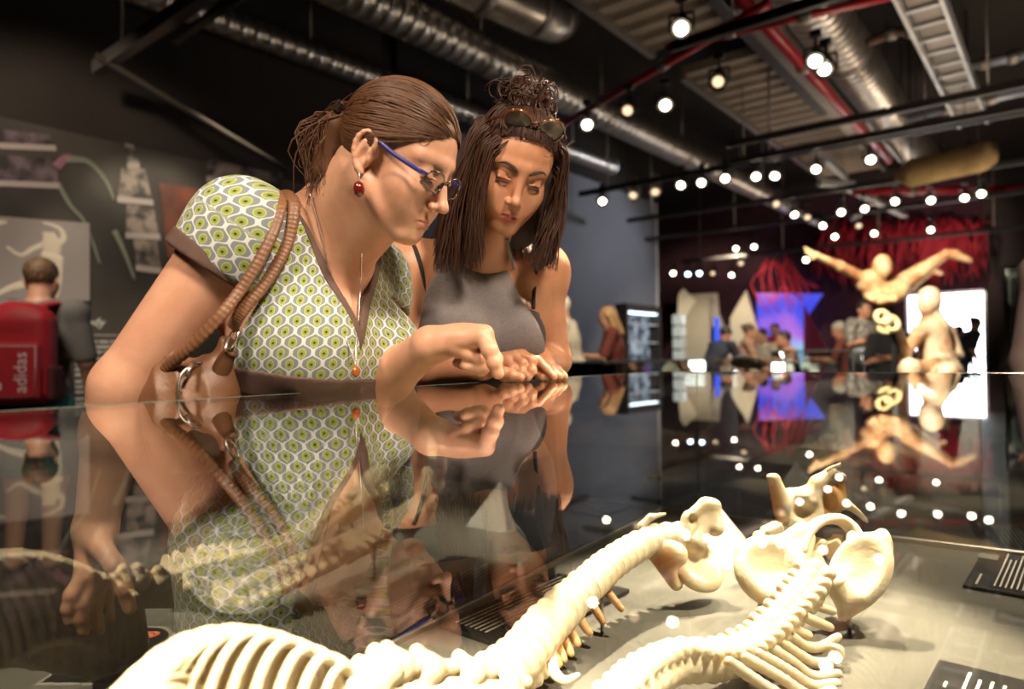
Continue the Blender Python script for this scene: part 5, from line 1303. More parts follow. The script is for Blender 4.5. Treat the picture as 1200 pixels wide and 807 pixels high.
strap([top + np.array([0.012, 0.01, 0]) - FW * -0.07 - ZU * 0.02, top + np.array([0.018, 0.0, -0.002]), fwd(onbody(346, 240, 0.010), 0.006), fwd(onbody(339, 285, 0.010), 0.008), fwd(onbody(318, 328, 0.010), 0.012), fwd(onbody(290, 366, 0.010), 0.02), rc + ZU * 0.016])
# ------------------------------------------------------------------ the younger woman
m_skin2 = skinmat('skin_tan', (0.50, 0.245, 0.14), (0.44, 0.20, 0.11), (0.30, 0.05, 0.045))
L2 = np.array([0.93, 0.32, -0.17]); F2 = np.array([0.16, -0.82, -0.52]); F2 /= np.linalg.norm(F2); L2 -= F2 * (L2 @ F2); L2 /= np.linalg.norm(L2); M2h = np.array([F2, L2, np.cross(F2, L2)]) * 0.92
O2 = P(609, 209, 1.20) - np.array([0.084, 0, 0.013]) @ M2h
def h2(x, y, z): return O2 + np.array([x, y, z]) @ M2h
R2, LF2 = P(476, 312, 1.37), P(634, 316, 1.46)
sx2 = LF2 - R2; sx2[2] = 0; sx2 /= np.linalg.norm(sx2); fc2 = np.cross(sx2, ZU); MT2 = np.array([sx2, fc2, ZU]); MID2 = (R2 + LF2) / 2
w2 = empty('person', (MID2[0], MID2[1] + 0.03, 0), 'young woman in a grey halter top with long dark hair and sunglasses on her head', 'person')
chest2 = MID2 + np.array([0, 0.005, -0.12]); waist2 = chest2 + np.array([0, 0.03, -0.18]); hip2 = waist2 + np.array([0, 0.02, -0.15]); neck2 = MID2 + fc2 * 0.015 + ZU * 0.028
torso2 = [Ell(chest2, (0.132, 0.092, 0.155), MT2), (Ell(waist2, (0.112, 0.090, 0.14), MT2), 0.06), (Ell(hip2, (0.160, 0.120, 0.14), MT2), 0.06),
          (Ell(chest2 + fc2 * 0.064 + sx2 * 0.062 - ZU * 0.025, (0.060, 0.058, 0.062)), 0.03), (Ell(chest2 + fc2 * 0.064 - sx2 * 0.062 - ZU * 0.025, (0.060, 0.058, 0.062)), 0.03),
          (Cone(neck2 - fc2 * 0.02, R2, 0.040, 0.042), 0.05), (Cone(neck2 - fc2 * 0.02, LF2, 0.040, 0.042), 0.05), (Cone(R2 - ZU * 0.02, LF2 - ZU * 0.02, 0.048), 0.05)]
for s in (-1, 1): torso2.append((Cone(neck2 + fc2 * 0.048 - ZU * 0.028 + sx2 * 0.012 * s, MID2 + sx2 * 0.125 * s + fc2 * 0.03 + ZU * 0.012, 0.0065, 0.006), 0.02))
neckp2 = [(Cone(h2(-0.025, 0, -0.035), neck2, 0.050, 0.050), 0.03), (Cone(h2(0.02, 0, -0.07), neck2 + fc2 * 0.03 - ZU * 0.02, 0.030, 0.034), 0.03)]
E2, W2_ = PX(458, 1.315, 1.108), PX(566, 1.285, 1.108)
EL2, WL2 = PX(650, 1.50, 1.118), PX(634, 1.375, 1.118)
armR2 = [(Ell(R2, 0.049), 0.04), (Cone(R2, E2, 0.043, 0.034), 0.03), (Cone(E2, E2 + (W2_ - E2) * 0.35, 0.034, 0.033), 0.015), (Cone(E2 + (W2_ - E2) * 0.35, W2_, 0.032, 0.0225), 0.015)]
armL2 = [(Ell(LF2, 0.049), 0.04), (Cone(LF2, EL2, 0.043, 0.034), 0.03), (Cone(EL2, WL2, 0.034, 0.0235), 0.015)]
legs2 = []
for s in (-1, 1):
    a = hip2 + sx2 * 0.08 * s - ZU * 0.06; kn = np.array([a[0], a[1], 0.46]); an = np.array([a[0] - fc2[0] * 0.03, a[1] - fc2[1] * 0.03, 0.09])
    legs2 += [(Cone(a, kn, 0.076, 0.050), 0.03), (Cone(kn, an, 0.05, 0.034), 0.03), (Cone(an - ZU * 0.045, an + fc2 * 0.16 - ZU * 0.06, 0.038, 0.026), 0.03)]
zt_ = ZG + 0.0095
fg = [[PX(592, 1.275, 1.118), PX(600, 1.262, 1.106), PX(597, 1.255, 1.093), PX(590, 1.253, zt_)],
      [PX(600, 1.285, 1.126), PX(612, 1.268, 1.114), PX(611, 1.260, 1.098), PX(606, 1.257, zt_)],
      [PX(607, 1.300, 1.130), PX(623, 1.283, 1.118), PX(623, 1.274, 1.100), PX(618, 1.270, zt_)],
      [PX(613, 1.318, 1.130), PX(630, 1.303, 1.119), PX(640, 1.296, 1.103), PX(648, 1.290, zt_ - 0.001)]]
th2 = [PX(580, 1.262, 1.104), PX(590, 1.248, 1.098), PX(600, 1.243, 1.093), PX(609, 1.240, 1.0895)]
handR2 = [(Cone(W2_, f[0], 0.017, 0.0108), 0.012) for f in fg]
for f, r in zip(fg, (.0102, .0100, .0098, .0090)): handR2 += finger(f, r, r * 0.80)
handR2 += [(Cone(W2_, th2[0], .017, .0125), 0.01)] + finger(th2, .0118, .0082)
fl = [[PX(622, 1.335, 1.110), PX(628, 1.318, 1.100), PX(632, 1.308, 1.092), PX(635, 1.300, zt_ - 0.001)], [PX(630, 1.335, 1.112), PX(637, 1.318, 1.102), PX(642, 1.31, 1.092), PX(646, 1.305, zt_ - 0.001)],
      [PX(638, 1.340, 1.112), PX(646, 1.325, 1.102), PX(651, 1.318, 1.092), PX(655, 1.314, zt_ - 0.001)], [PX(645, 1.350, 1.110), PX(653, 1.338, 1.101), PX(658, 1.332, 1.092), PX(661, 1.328, zt_ - 0.002)]]
tl = [PX(622, 1.365, 1.112), PX(614, 1.345, 1.104), PX(612, 1.33, 1.097), PX(614, 1.318, 1.09)]
handL2 = [(Cone(WL2, f[0], 0.017, 0.0108), 0.012) for f in fl] + finger(tl, .011, .008)
for f, r in zip(fl, (.0100, .0100, .0095, .0085)): handL2 += finger(f, r, r * 0.80)
head2 = xf(head_prims(0.6, 0.97, 0.985), O2, M2h)
body2 = torso2 + neckp2 + armR2 + armL2 + legs2 + head2 + handR2 + handL2
lo, hi = bounds(body2, 0.02)
ax2 = [axis(lo[0], hi[0], 0.0042, ((-0.10, 0.14, 0.0020),)), axis(lo[1], hi[1], 0.0042, ((1.13, 1.40, 0.0021),)), axis(lo[2], hi[2], 0.010, ((0.9, 1.06, 0.005), (1.06, 1.14, 0.0020), (1.14, 1.30, 0.0030), (1.30, 1.55, 0.0020)))]
tn = [(xf([p], O2, M2h)[0], s_, a) for p, s_, a in LIPS + LIDS] + [nail(f, (0, -0.7, 0.7), .0085) for f in fg]
skin_mesh('body', body2, ax2, m_skin2, w2, 0.012, tn)
for s in (-1, 1): eyeball(w2, O2, M2h, s, (0.72, 0.05, -0.69))
m_hair2 = hairmat('hair_dark', (0.018, 0.007, 0.004), (0.064, 0.024, 0.011))
for s in (-1, 1): brow(w2, O2, M2h, s, mat('brow_dark', (0.035, 0.016, 0.010), 0.7), [(0.0965, 0.012, 0.027), (0.0962, 0.024, 0.034), (0.0905, 0.038, 0.037), (0.0795, 0.050, 0.030)], 0.0034)
m_lash = mat('lash_dark', (0.02, 0.012, 0.01), 0.6)
for oo, MM, n_ in ((O1, M1h, w1), (O2, M2h, w2)):
    for s in (-1, 1):
        q = smooth_path([(0.0925, s * 0.0205, 0.0035), (0.0935, s * 0.031, 0.0045), (0.0885, s * 0.0405, 0.0018), (0.085, s * 0.045, -0.0005)], 10)
        MB().tube(oo + (q + np.array([0.0006, 0, -0.0012])) @ MM, np.interp(np.linspace(0, 1, 10), [0, 0.5, 1], [0.0008, 0.0018, 0.0009]), 5).build('eyelash', m_lash, n_)

# hair: half pulled up into a knot, the rest falling to the shoulders
hr2 = np.array([0.100, 0.080, 0.089])
bun = np.array([-0.020, -0.006, 0.142])
hb2 = xf([Ell(hc, hr2), (Ell((0.030, 0, 0.060), (0.050, 0.060, 0.048)), 0.015), (Cone((-0.015, 0, 0.10), bun, 0.054, 0.036), 0.02), (Ell(bun, (0.038, 0.044, 0.030)), 0.01), (Ell(bun + np.array([0.012, 0.02, 0.012]), (0.016, 0.018, 0.014)), 0.008)], O2, M2h)
lo, hi = bounds(hb2, 0.012)
Fh = Field(*[axis(lo[i], hi[i], 0.0024) for i in range(3)]).all(hb2, 0.01)
pl2 = half(h2(0.020, 0, 0.030), np.array([0.70, 0, -0.71]) @ M2h); Fh.put(Fn(lambda x, y, z: pl2.d(x, y, z)), 0.012, 'i')
Fh.put(Ell(h2(0.092, 0, 0.028), (0.043, 0.055, 0.046), M2h / 0.92), 0.012, 's')
V, Q = Fh.mesh(2); hair2 = link('hair', npmesh('hair', V, Q), m_hair2, w2)
# falling side masses
def fall(side, a, b_, c_, r):
    q = smooth_path([a, b_, c_], 12); pr = [(Ell(q[i], (r[0] * f_, r[1] * f_, 0.035)), 0.02) for i, f_ in zip(range(12), np.interp(np.linspace(0, 1, 12), [0, 0.3, 0.8, 1], [0.8, 1, 1, 0.55]))]
    return pr
hm = fall(-1, h2(-0.02, -0.072, 0.02), P(535, 225, 1.28), P(538, 274, 1.285), (0.030, 0.034)) + fall(-1, h2(-0.05, -0.05, 0.0), P(548, 235, 1.32), P(552, 272, 1.33), (0.034, 0.03)) + fall(1, h2(0.0, 0.074, 0.02), P(640, 225, 1.30), P(640, 270, 1.31), (0.012, 0.026)) + fall(1, h2(-0.06, 0.03, -0.01), P(605, 245, 1.36), P(605, 272, 1.38), (0.05, 0.022))
lo, hi = bounds(hm, 0.012); Fh = Field(*[axis(lo[i], hi[i], 0.004) for i in range(3)]).all(hm, 0.015)
Fh.put(Ell(h2(0.05, 0, -0.01), (0.050, 0.060, 0.10), M2h / 0.92), 0.01, 's')
V, Q = Fh.mesh(2); link('hair_fall', npmesh('hair_fall', V, Q), mat('hair_shadow', (0.016, 0.007, 0.004), 0.8), hair2)
paths = []; rg = np.random.default_rng(21)
for i in range(420):     # up into the knot
    az = rg.uniform(-2.6, 2.6); el = rg.uniform(0.15, 0.9)
    if abs(az) < 1.05: st = np.array([0.086 - 0.02 * abs(az), 0.066 * math.sin(az), 0.088 - 0.012 * az * az])
    else: st = hc + hr2 * np.array([math.cos(az) * math.cos(el), math.sin(az) * math.cos(el), math.sin(el)])
    u0 = (st - hc) / hr2; u0 /= np.linalg.norm(u0); en = bun + rg.normal(0, 0.018, 3); u1 = (en - hc) / hr2; u1 /= np.linalg.norm(u1); om = math.acos(np.clip(u0 @ u1, -1, 1)); ts = np.linspace(0, 1, 12); lift = rg.uniform(0, 0.005); p = []
    for t in ts:
        u = (math.sin((1 - t) * om) * u0 + math.sin(t * om) * u1) / max(math.sin(om), 1e-3); u /= np.linalg.norm(u); p.append(hc + u * (hr2 + lift + 0.003 * math.sin(math.pi * t)))
    p[-1] = en; p[-2] = p[-2] * 0.5 + en * 0.5
    paths.append((O2 + np.array(p) @ M2h, np.interp(ts, [0, 0.2, 1], [0.0005, 0.0015, 0.0013])))
for i in range(280):     # curls of the knot
    c = bun + rg.normal(0, 0.019, 3) * np.array([1, 1.2, 0.8]); ax_ = rg.normal(0, 1, 3); ax_ /= np.linalg.norm(ax_); u = np.cross(ax_, [0.3, 0.5, 0.8]); u /= np.linalg.norm(u); w = np.cross(ax_, u); r_ = rg.uniform(0.010, 0.022); a0 = rg.uniform(0, 6.28)
    t = np.linspace(a0, a0 + rg.uniform(2.5, 5.5), 14); paths.append((O2 + np.array([c + (u * math.cos(x) + w * math.sin(x)) * r_ for x in t]) @ M2h, np.full(14, 0.0013)))
def drop(st_local, end, wave, bulge):
    a = O2 + st_local @ M2h; mid = a * 0.45 + end * 0.55 + bulge
    p = smooth_path([a, a * 0.8 + mid * 0.2 + bulge * 0.6, mid, end], 18); ph = rg.uniform(0, 6.28); k = np.linspace(0, 1, 18)
    p[:, 0] += wave * k * np.sin(k * 9 + ph); p[:, 1] += wave * k * np.cos(k * 8 + ph); return p
for i in range(900):     # her right side, left in view
    st = np.array([rg.uniform(-0.05, 0.045), -0.078 + rg.normal(0, 0.003), rg.uniform(0.02, 0.085)]); end = P(rg.uniform(508, 562), rg.uniform(272, 322), rg.uniform(1.22, 1.33))
    if rg.uniform() < 0.25: st = np.array([0.062, -0.058, 0.062]) + rg.normal(0, 0.006, 3); end = P(rg.uniform(545, 566), rg.uniform(270, 310), rg.uniform(1.215, 1.26))
    paths.append((drop(st, end, rg.uniform(0.001, 0.006), np.array([-0.012, -0.01, 0])), np.interp(np.linspace(0, 1, 18), [0, 0.1, 0.8, 1], [0.0008, 0.0016, 0.0014, 0.0003])))
for i in range(520):     # her left side
    st = np.array([rg.uniform(-0.05, 0.05), 0.078 + rg.normal(0, 0.003), rg.uniform(0.02, 0.085)]); end = P(rg.uniform(624, 651), rg.uniform(280, 318), rg.uniform(1.25, 1.36))
    paths.append((drop(st, end, rg.uniform(0.002, 0.008), np.array([0.010, 0.0, 0])), np.interp(np.linspace(0, 1, 18), [0, 0.1, 0.8, 1], [0.0008, 0.0015, 0.0013, 0.0003])))
for i in range(420):     # behind the neck
    st = np.array([-0.085, rg.uniform(-0.05, 0.05), rg.uniform(-0.02, 0.03)]); end = P(rg.uniform(545, 642), rg.uniform(275, 312), rg.uniform(1.36, 1.42))
    paths.append((drop(st, end, 0.004, np.array([0, 0.02, 0])), np.interp(np.linspace(0, 1, 18), [0, 0.1, 0.8, 1], [0.0008, 0.0016, 0.0014, 0.0003])))
for i in range(50):      # stray hairs
    u = rg.normal(0, 1, 3); u[2] = abs(u[2]) + 0.3; u /= np.linalg.norm(u); a = hc + hr2 * u; paths.append((O2 + np.array([a, a + u * 0.012 + rg.normal(0, 0.008, 3), a + u * 0.018 + rg.normal(0, 0.016, 3)]) @ M2h, np.array([0.0004, 0.0004, 0.0002])))
strands('hair_strands', paths, 0.001, m_hair2, hair2)

# sunglasses pushed up on the hair
sgl = empty('sunglasses', h2(0.07, 0, 0.11), 'brown tortoiseshell sunglasses pushed up on the young woman\'s hair', 'sunglasses')
m_tort = mat('tortoiseshell', (0.16, 0.045, 0.012), 0.12, col2=(0.03, 0.01, 0.005), scale=60, coat=0.6); m_slens = mat('brown_lens', (0.03, 0.012, 0.006), 0.15, spec=0.4)
sU = np.array([0.35, 0, 0.94]); sN = np.array([0.94, 0, -0.35])
for s in (-1, 1):
    c = np.array([0.072, s * 0.033, 0.110]); t = np.linspace(0, 2 * math.pi, 25)
    ring = np.array([c + np.array([0, 1, 0]) * 0.027 * math.cos(a) - sN * 0.006 * abs(math.cos(a)) * (1 if math.cos(a) * s > 0 else 0) + sU * 0.023 * math.sin(a) for a in t])
    MB().tube(O2 + ring @ M2h, 0.0030, 8, False).build('rim', m_tort, sgl)
    link('lens', npmesh('lens', O2 + np.vstack([ring[:-1], [c + sN * 0.003]]) @ M2h, [[i, (i + 1) % 24, 24] for i in range(24)], True), m_slens, sgl)
    tp = smooth_path([c + np.array([-0.004, s * 0.027, 0.004]), np.array([0.045, s * 0.075, 0.098]), np.array([0.0, s * 0.084, 0.068]), np.array([-0.04, s * 0.080, 0.035])], 14)
    MB().tube(O2 + tp @ M2h, 0.0026, 8, True, (M2h[2] / 0.92, 1.0, 0.5)).build('temple_arm', m_tort, sgl)
MB().tube(O2 + smooth_path([np.array([0.074, -0.008, 0.116]), np.array([0.080, 0, 0.119]), np.array([0.074, 0.008, 0.116])], 8) @ M2h, 0.0030, 8).build('bridge', m_tort, sgl)

# grey halter top over a black strapped one
m_greytop = mat('grey_jersey', (0.135, 0.118, 0.122), 0.9, col2=(0.185, 0.165, 0.165), scale=190, stretch=(1, 1, 5), bump=0.1, bscale=300)
m_blacktop = mat('black_jersey', (0.014, 0.012, 0.012), 0.85)
def tplane(p, q, inner):
    n = np.cross(q - p, fc2); n /= np.linalg.norm(n); n = n if (inner - p) @ n > 0 else -n; return half(p, n)
inn2 = P(560, 360, 1.33)
nk0, nk1 = P(521, 299, 1.33), P(602, 313, 1.33)      # neckline corners
arm0, arm1 = P(476, 386, 1.33), P(624, 360, 1.33)
keepR, keepL = tplane(nk0, arm0, inn2), tplane(nk1, arm1, inn2)
dip = P(566, 322, 1.33)
top_ = half(dip, (0, 0, 1)); topR = tplane(nk0, dip, P(560, 400, 1.33)); topL = tplane(nk1, dip, P(570, 400, 1.33))
kR = Fn(lambda x, y, z: -keepR.d(x, y, z)); kL = Fn(lambda x, y, z: -keepL.d(x, y, z)); kT = Fn(lambda x, y, z: smin(-topR.d(x, y, z), -topL.d(x, y, z), 0.02))
hem = half(hip2 - ZU * 0.03, (0, 0, -1))
wr = lambda x, y, z: 0.0016 * np.sin(60 * (x * f4(sx2[0]) + y * f4(sx2[1])) + 45 * z) 
cloth('tank_top', infl(torso2, 0.0065), 0.0032, m_greytop, w2, [(kT, 0.004, 'i'), (kR, 0.004, 'i'), (kL, 0.004, 'i'), (hem, 0.004, 'i')], 0.015, 2, None, 0.02, wr)
cloth('black_underlayer', infl(torso2, 0.0035), 0.0032, m_blacktop, w2, [(half(P(500, 350, 1.33), (0.10, 0, 1.0)), 0.004, 'i'), (half(waist2, (0, 0, -1)), 0.004, 'i')], 0.015, 2)
def ontorso2(px, py, e=0.003):
    Zs = np.linspace(1.1, 1.6, 500); pts = np.array([P(px, py, z) for z in Zs]).astype(np.float32); d = None
    for p in torso2 + neckp2 + armR2[:1] + armL2[:1]:
        pr = p[0] if isinstance(p, tuple) else p; q = pr.d(pts[:, 0], pts[:, 1], pts[:, 2]); d = q if d is None else smin(d, q, 0.04)
    i = int(np.argmax(d < e)); return P(px, py, Zs[i] if d[i] < e else 1.4)
for nm, mm, pp, w_ in (('halter_strap', m_greytop, [(521, 302), (518, 290), (516, 282), (520, 272)], 0.0030), ('halter_strap', m_greytop, [(602, 316), (599, 302), (596, 290), (594, 280)], 0.0030), ('black_strap', m_blacktop, [(498, 352), (495, 322), (489, 298), (482, 282)], 0.0045), ('black_strap', m_blacktop, [(625, 362), (626, 338), (628, 312), (626, 300)], 0.0040)):
    q = smooth_path([ontorso2(x, y) for x, y in pp], 16); MB().tube(q, w_, 8, True, ((1, 0, 0), 1.0, 0.45)).build(nm, mm, w2)
# shorts
cloth('shorts', infl([torso2[2]] + legs2, 0.010), 0.008, mat('denim', (0.05, 0.07, 0.12), 0.9), w2, [(half((0, 0, 0.72), (0, 0, -1)), 0.004, 'i'), (half(hip2 + ZU * 0.06, (0, 0, 1)), 0.004, 'i')], 0.02, 1)
# ------------------------------------------------------------------ visitors further off
def visitor(name, px, py, Z, face, label, skin, hairm, top, legs, lean=0.0, arms='down', hair='short', group='visitors in the hall', step=0.008, scale=1.0, reach=None, sleeves=0.55, look=0.0):
    """one visitor: head placed where the photo shows it, feet on the floor; face: heading in plan (degrees from +y, clockwise)"""
    hd = P(px, py, Z); a = math.radians(face); f = np.array([math.sin(a), math.cos(a), 0]); l = np.cross(ZU, f); s = scale
    if hd[2] < 1.2: hd[2] = 1.2
    ln = math.radians(lean); up = ZU * math.cos(ln) + f * math.sin(ln); fb = f * math.cos(ln) - ZU * math.sin(ln)
    nk = hd - ZU * 0.13 * s - f * 0.035 * s
    ch = nk - up * 0.20 * s; wa = ch - up * 0.22 * s; hip_z = max(0.55, wa[2] - 0.12 * s); hp_ = np.array([wa[0] - f[0] * 0.04, wa[1] - f[1] * 0.04, hip_z])
    root = empty(name, (hp_[0], hp_[1], 0), label, 'person', None)
    lk = math.radians(look); hf = f * math.cos(lk) - ZU * math.sin(lk); Mh = frame(hf) * s * 0.96
    T = np.array([l, f, ZU]); Tc = np.array([l, fb, up])
    tor = [Ell(ch, (0.165 * s, 0.115 * s, 0.18 * s), Tc), (Ell(wa, (0.14 * s, 0.11 * s, 0.16 * s), Tc), 0.06), (Ell(hp_, (0.165 * s, 0.125 * s, 0.14 * s), T), 0.07)]
    arm_p, slv_p = [], []
    for k in (-1, 1):
        sh = nk - up * 0.055 * s + l * k * 0.175 * s
        if arms == 'down': el = sh - up * 0.27 * s + l * k * 0.05 + fb * 0.02; ha = el - ZU * 0.22 * s + f * 0.09
        elif arms == 'forward': el = sh - ZU * 0.25 * s + f * 0.10 + l * k * 0.06; ha = el + f * 0.22 * s + ZU * 0.02 - l * k * 0.08
        elif arms == 'crossed': el = sh - ZU * 0.27 * s + f * 0.05 + l * k * 0.06; ha = el + f * 0.13 - l * k * 0.26 * s + ZU * 0.05
        elif arms == 'chin' and k > 0: el = sh - ZU * 0.22 * s + f * 0.12; ha = hd - ZU * 0.10 + f * 0.10
        else: el = sh - ZU * 0.25 * s + f * 0.10 + l * k * 0.06; ha = el + f * 0.20 * s - l * k * 0.10
        tor.append((Cone(nk - up * 0.05 * s, sh, 0.055 * s, 0.055 * s), 0.05))
        arm_p += [(Cone(sh, el, 0.050 * s, 0.040 * s), 0.03), (Cone(el, ha, 0.039 * s, 0.027 * s), 0.02)]
        d = (ha - el) / np.linalg.norm(ha - el); sd = np.cross(d, up); sd /= np.linalg.norm(sd)
        arm_p += [(Ell(ha + d * 0.045 * s, (0.045 * s, 0.034 * s, 0.016 * s), np.array([d, sd, np.cross(d, sd)])), 0.012)]
        for q in (-1.5, -0.5, 0.5, 1.5): b0 = ha + d * 0.075 * s + sd * 0.016 * q * s; arm_p.append((Cone(b0, b0 + d * (0.055 - 0.006 * abs(q)) * s - np.cross(d, sd) * 0.01, 0.009 * s, 0.007 * s), 0.003))
        arm_p.append((Cone(ha + d * 0.02 * s + sd * 0.03 * s, ha + d * 0.065 * s + sd * 0.055 * s, 0.010 * s, 0.008 * s), 0.006))
        slv_p.append((Cone(sh, sh + (el - sh) * sleeves * 1.6, 0.062 * s, 0.058 * s), 0.03) if sleeves <= 0.62 else (Cone(sh, el, 0.062 * s, 0.052 * s), 0.03))
        if sleeves > 0.9: slv_p.append((Cone(el, el + (ha - el) * 0.9, 0.052 * s, 0.040 * s), 0.02))
    leg_p = []
    for k in (-1, 1):
        a_ = hp_ + l * k * 0.085 * s - ZU * 0.04; kn = np.array([a_[0], a_[1], hip_z * 0.52]) + f * 0.02; an = np.array([a_[0], a_[1], 0.09]) - f * 0.03
        leg_p += [(Cone(a_, kn, 0.080 * s, 0.056 * s), 0.03), (Cone(kn, an, 0.055 * s, 0.040 * s), 0.03), (Cone(an - ZU * 0.045, an + f * 0.17 - ZU * 0.058, 0.042, 0.030), 0.02)]
    head = xf(head_prims(0.5), hd - Mh[2] * 0.02, Mh)
    neck = [(Cone(hd - ZU * 0.04 - f * 0.02, nk - up * 0.02, 0.052 * s, 0.055 * s), 0.03)]
    solid('body', tor + arm_p + leg_p + head + neck, step, skin, root, 0.012, 1)
    cloth('shirt', infl(tor, 0.012) + slv_p, step, top, root, [(half(hp_ - ZU * 0.05, (0, 0, -1)), 0.006, 'i'), (Cone(nk - up * 0.005, nk + up * 0.2, 0.062 * s, 0.09), 0.01, 's')], 0.02, 1)
    cloth('trousers', infl([tor[2]] + leg_p[:2] + leg_p[3:5], 0.014), step * 1.3, legs, root, [(half(hp_ + ZU * 0.07, (0, 0, 1)), 0.006, 'i'), (half((0, 0, 0.10 if hair != 'shorts' else 0.5), (0, 0, -1)), 0.004, 'i')], 0.03, 1)
    O = hd - Mh[2] * 0.02
    hpz = [Ell(hc, (0.100, 0.081, 0.090)), (Ell((-0.03, 0, 0.07), (0.072, 0.07, 0.062)), 0.02)]
    if hair == 'long': hpz += [(Cone((-0.055, 0.03, 0.02), (-0.075, 0.035, -0.20), 0.05, 0.035), 0.03), (Cone((-0.055, -0.03, 0.02), (-0.075, -0.035, -0.20), 0.05, 0.035), 0.03), (Cone((0.0, 0.075, 0.03), (-0.01, 0.085, -0.15), 0.022, 0.02), 0.03), (Cone((0.0, -0.075, 0.03), (-0.01, -0.085, -0.15), 0.022, 0.02), 0.03)]
    if hair == 'bun': hpz += [(Ell((-0.10, 0, 0.07), (0.04, 0.04, 0.04)), 0.015)]
    hpw = xf(hpz, O, Mh); lo, hi = bounds(hpw, 0.015); Fh = Field(*[axis(lo[i], hi[i], min(step, 0.006)) for i in range(3)]).all(hpw, 0.01)
    Mu = Mh / np.linalg.norm(Mh[0])
    pv = half(O + np.array([0.022, 0, 0.03]) @ Mh, np.array([0.72, 0, -0.70]) @ Mu)
    if hair == 'long': pv = half(O + np.array([0.035, 0, 0.03]) @ Mh, np.array([0.97, 0, -0.2]) @ Mu)
    Fh.put(Fn(lambda x, y, z: pv.d(x, y, z)), 0.01, 'i')
    V, Q = Fh.mesh(1); nzv = RNG.normal(0, 0.0016, (len(V), 3)); link('hair', npmesh('hair', V + nzv, Q), hairm, root)
    return root, dict(f=f, l=l, nk=nk, ch=ch, wa=wa, hip=hp_, up=up, fb=fb)

m_skb = mat('skin_far', (0.50, 0.27, 0.175), 0.5); m_skb2 = mat('skin_far_tan', (0.42, 0.20, 0.12), 0.5)
hm_br = mat('far_hair_brown', (0.075, 0.040, 0.020), 0.6, col2=(0.16, 0.095, 0.05), scale=60); hm_dk = mat('far_hair_dark', (0.012, 0.008, 0.007), 0.5, col2=(0.03, 0.02, 0.015), scale=60)
hm_wh = mat('far_hair_white', (0.72, 0.66, 0.54), 0.6, col2=(0.55, 0.48, 0.38), scale=60); hm_bl = mat('far_hair_blond', (0.34, 0.19, 0.085), 0.5, col2=(0.45, 0.28, 0.13), scale=60); hm_gy = mat('far_hair_grey', (0.35, 0.33, 0.28), 0.6)
cl = lambda n, c, c2=None, sc=20: mat(n, c, 0.85, col2=c2, scale=sc)
t_grey, t_white, t_navy, t_red, t_blk = cl('grey_tee', (0.13, 0.125, 0.12)), cl('cream_shirt', (0.62, 0.56, 0.46), (0.42, 0.37, 0.30), 9), cl('navy_shirt', (0.018, 0.022, 0.035)), cl('red_shirt', (0.35, 0.02, 0.03)), cl('black_tee', (0.012, 0.011, 0.012))
t_rust, t_camo, t_pink, t_teal, t_jean = cl('rust_top', (0.14, 0.03, 0.022)), cl('patterned_tee', (0.06, 0.055, 0.05), (0.30, 0.28, 0.25), 22), cl('peach_top', (0.40, 0.22, 0.15)), cl('teal_shorts', (0.02, 0.16, 0.14)), cl('dark_jeans', (0.02, 0.024, 0.035))
t_cream, t_taupe, t_yel = cl('cream_skirt', (0.75, 0.62, 0.42)), cl('taupe_dress', (0.235, 0.165, 0.135)), cl('dark_tee', (0.02, 0.02, 0.02), (0.035, 0.03, 0.02))
bk, K1 = visitor('person', 49, 326, 3.84, -13, 'short-haired man in a grey T-shirt seen from behind at the mural, wearing a red backpack', m_skb, hm_br, t_grey, t_teal, 0, 'down', 'shorts', step=0.006, scale=1.04)
# backpack
f, l, up = K1['f'], K1['l'], ZU
bp0 = K1['ch'] - f * 0.215 - ZU * 0.10
bpk = empty('backpack', bp0 - ZU * 0.26, 'red backpack with white lettering on the back of the man at the mural', 'backpack'); MB_ = np.array([l, f, ZU])
m_bred = mat('backpack_red', (0.40, 0.012, 0.022), 0.6, col2=(0.33, 0.010, 0.018), scale=14); m_bdk = mat('backpack_mesh', (0.08, 0.01, 0.015), 0.8); m_bw = mat('backpack_white', (0.62, 0.56, 0.54), 0.6)
solid('pack_body', [Box(bp0, (0.165, 0.085, 0.25), MB_, 0.07), (Ell(bp0 + ZU * 0.20, (0.13, 0.08, 0.09), MB_), 0.05)], 0.007, m_bred, bpk, 0.02)
pk_ = solid('front_pocket', [Box(bp0 - f * 0.075 - ZU * 0.075, (0.135, 0.035, 0.155), MB_, 0.03)], 0.006, m_bred, bpk)
for k in (-1, 1):
    solid('side_pocket', [Box(bp0 + l * 0.165 * k - ZU * 0.14, (0.018, 0.07, 0.09), MB_, 0.016)], 0.006, m_bdk, bpk)
    s0 = bp0 + l * 0.085 * k + ZU * 0.235 + f * 0.02
    MB().tube(smooth_path([s0 - f * 0.03 - ZU * 0.06, s0 + ZU * 0.03, K1['nk'] + l * k * 0.115 - ZU * 0.010, K1['nk'] + l * k * 0.125 + f * 0.09 - ZU * 0.06, K1['ch'] + l * k * 0.135 + f * 0.125], 18), 0.026, 10, True, (l, 1.1, 0.45)).build('shoulder_strap', m_bred, bpk)
pf = bp0 - f * 0.1115 - ZU * 0.075
MB().tube([pf - l * 0.115 + ZU * 0.13, pf + l * 0.115 + ZU * 0.13, pf + l * 0.115 - ZU * 0.13, pf - l * 0.115 - ZU * 0.13, pf - l * 0.115 + ZU * 0.13], 0.0025, 6).build('white_piping', m_bw, pk_)
text_mesh('lettering', 'adidas', 0.085, pf - l * 0.075 - ZU * 0.11 - f * 0.001, ZU, l, m_bw, pk_, 0.0006, 0, 'LEFT', 1.0)
b = MB()
for k in range(3):
    c = pf + l * (0.045 + 0.022 * k) - ZU * 0.075 - f * 0.001; b.box(c, (0.008, 0.001, 0.018 + 0.011 * k), np.array([l, f, ZU]) @ np.eye(3))
b.build('stripes', m_bw, pk_)

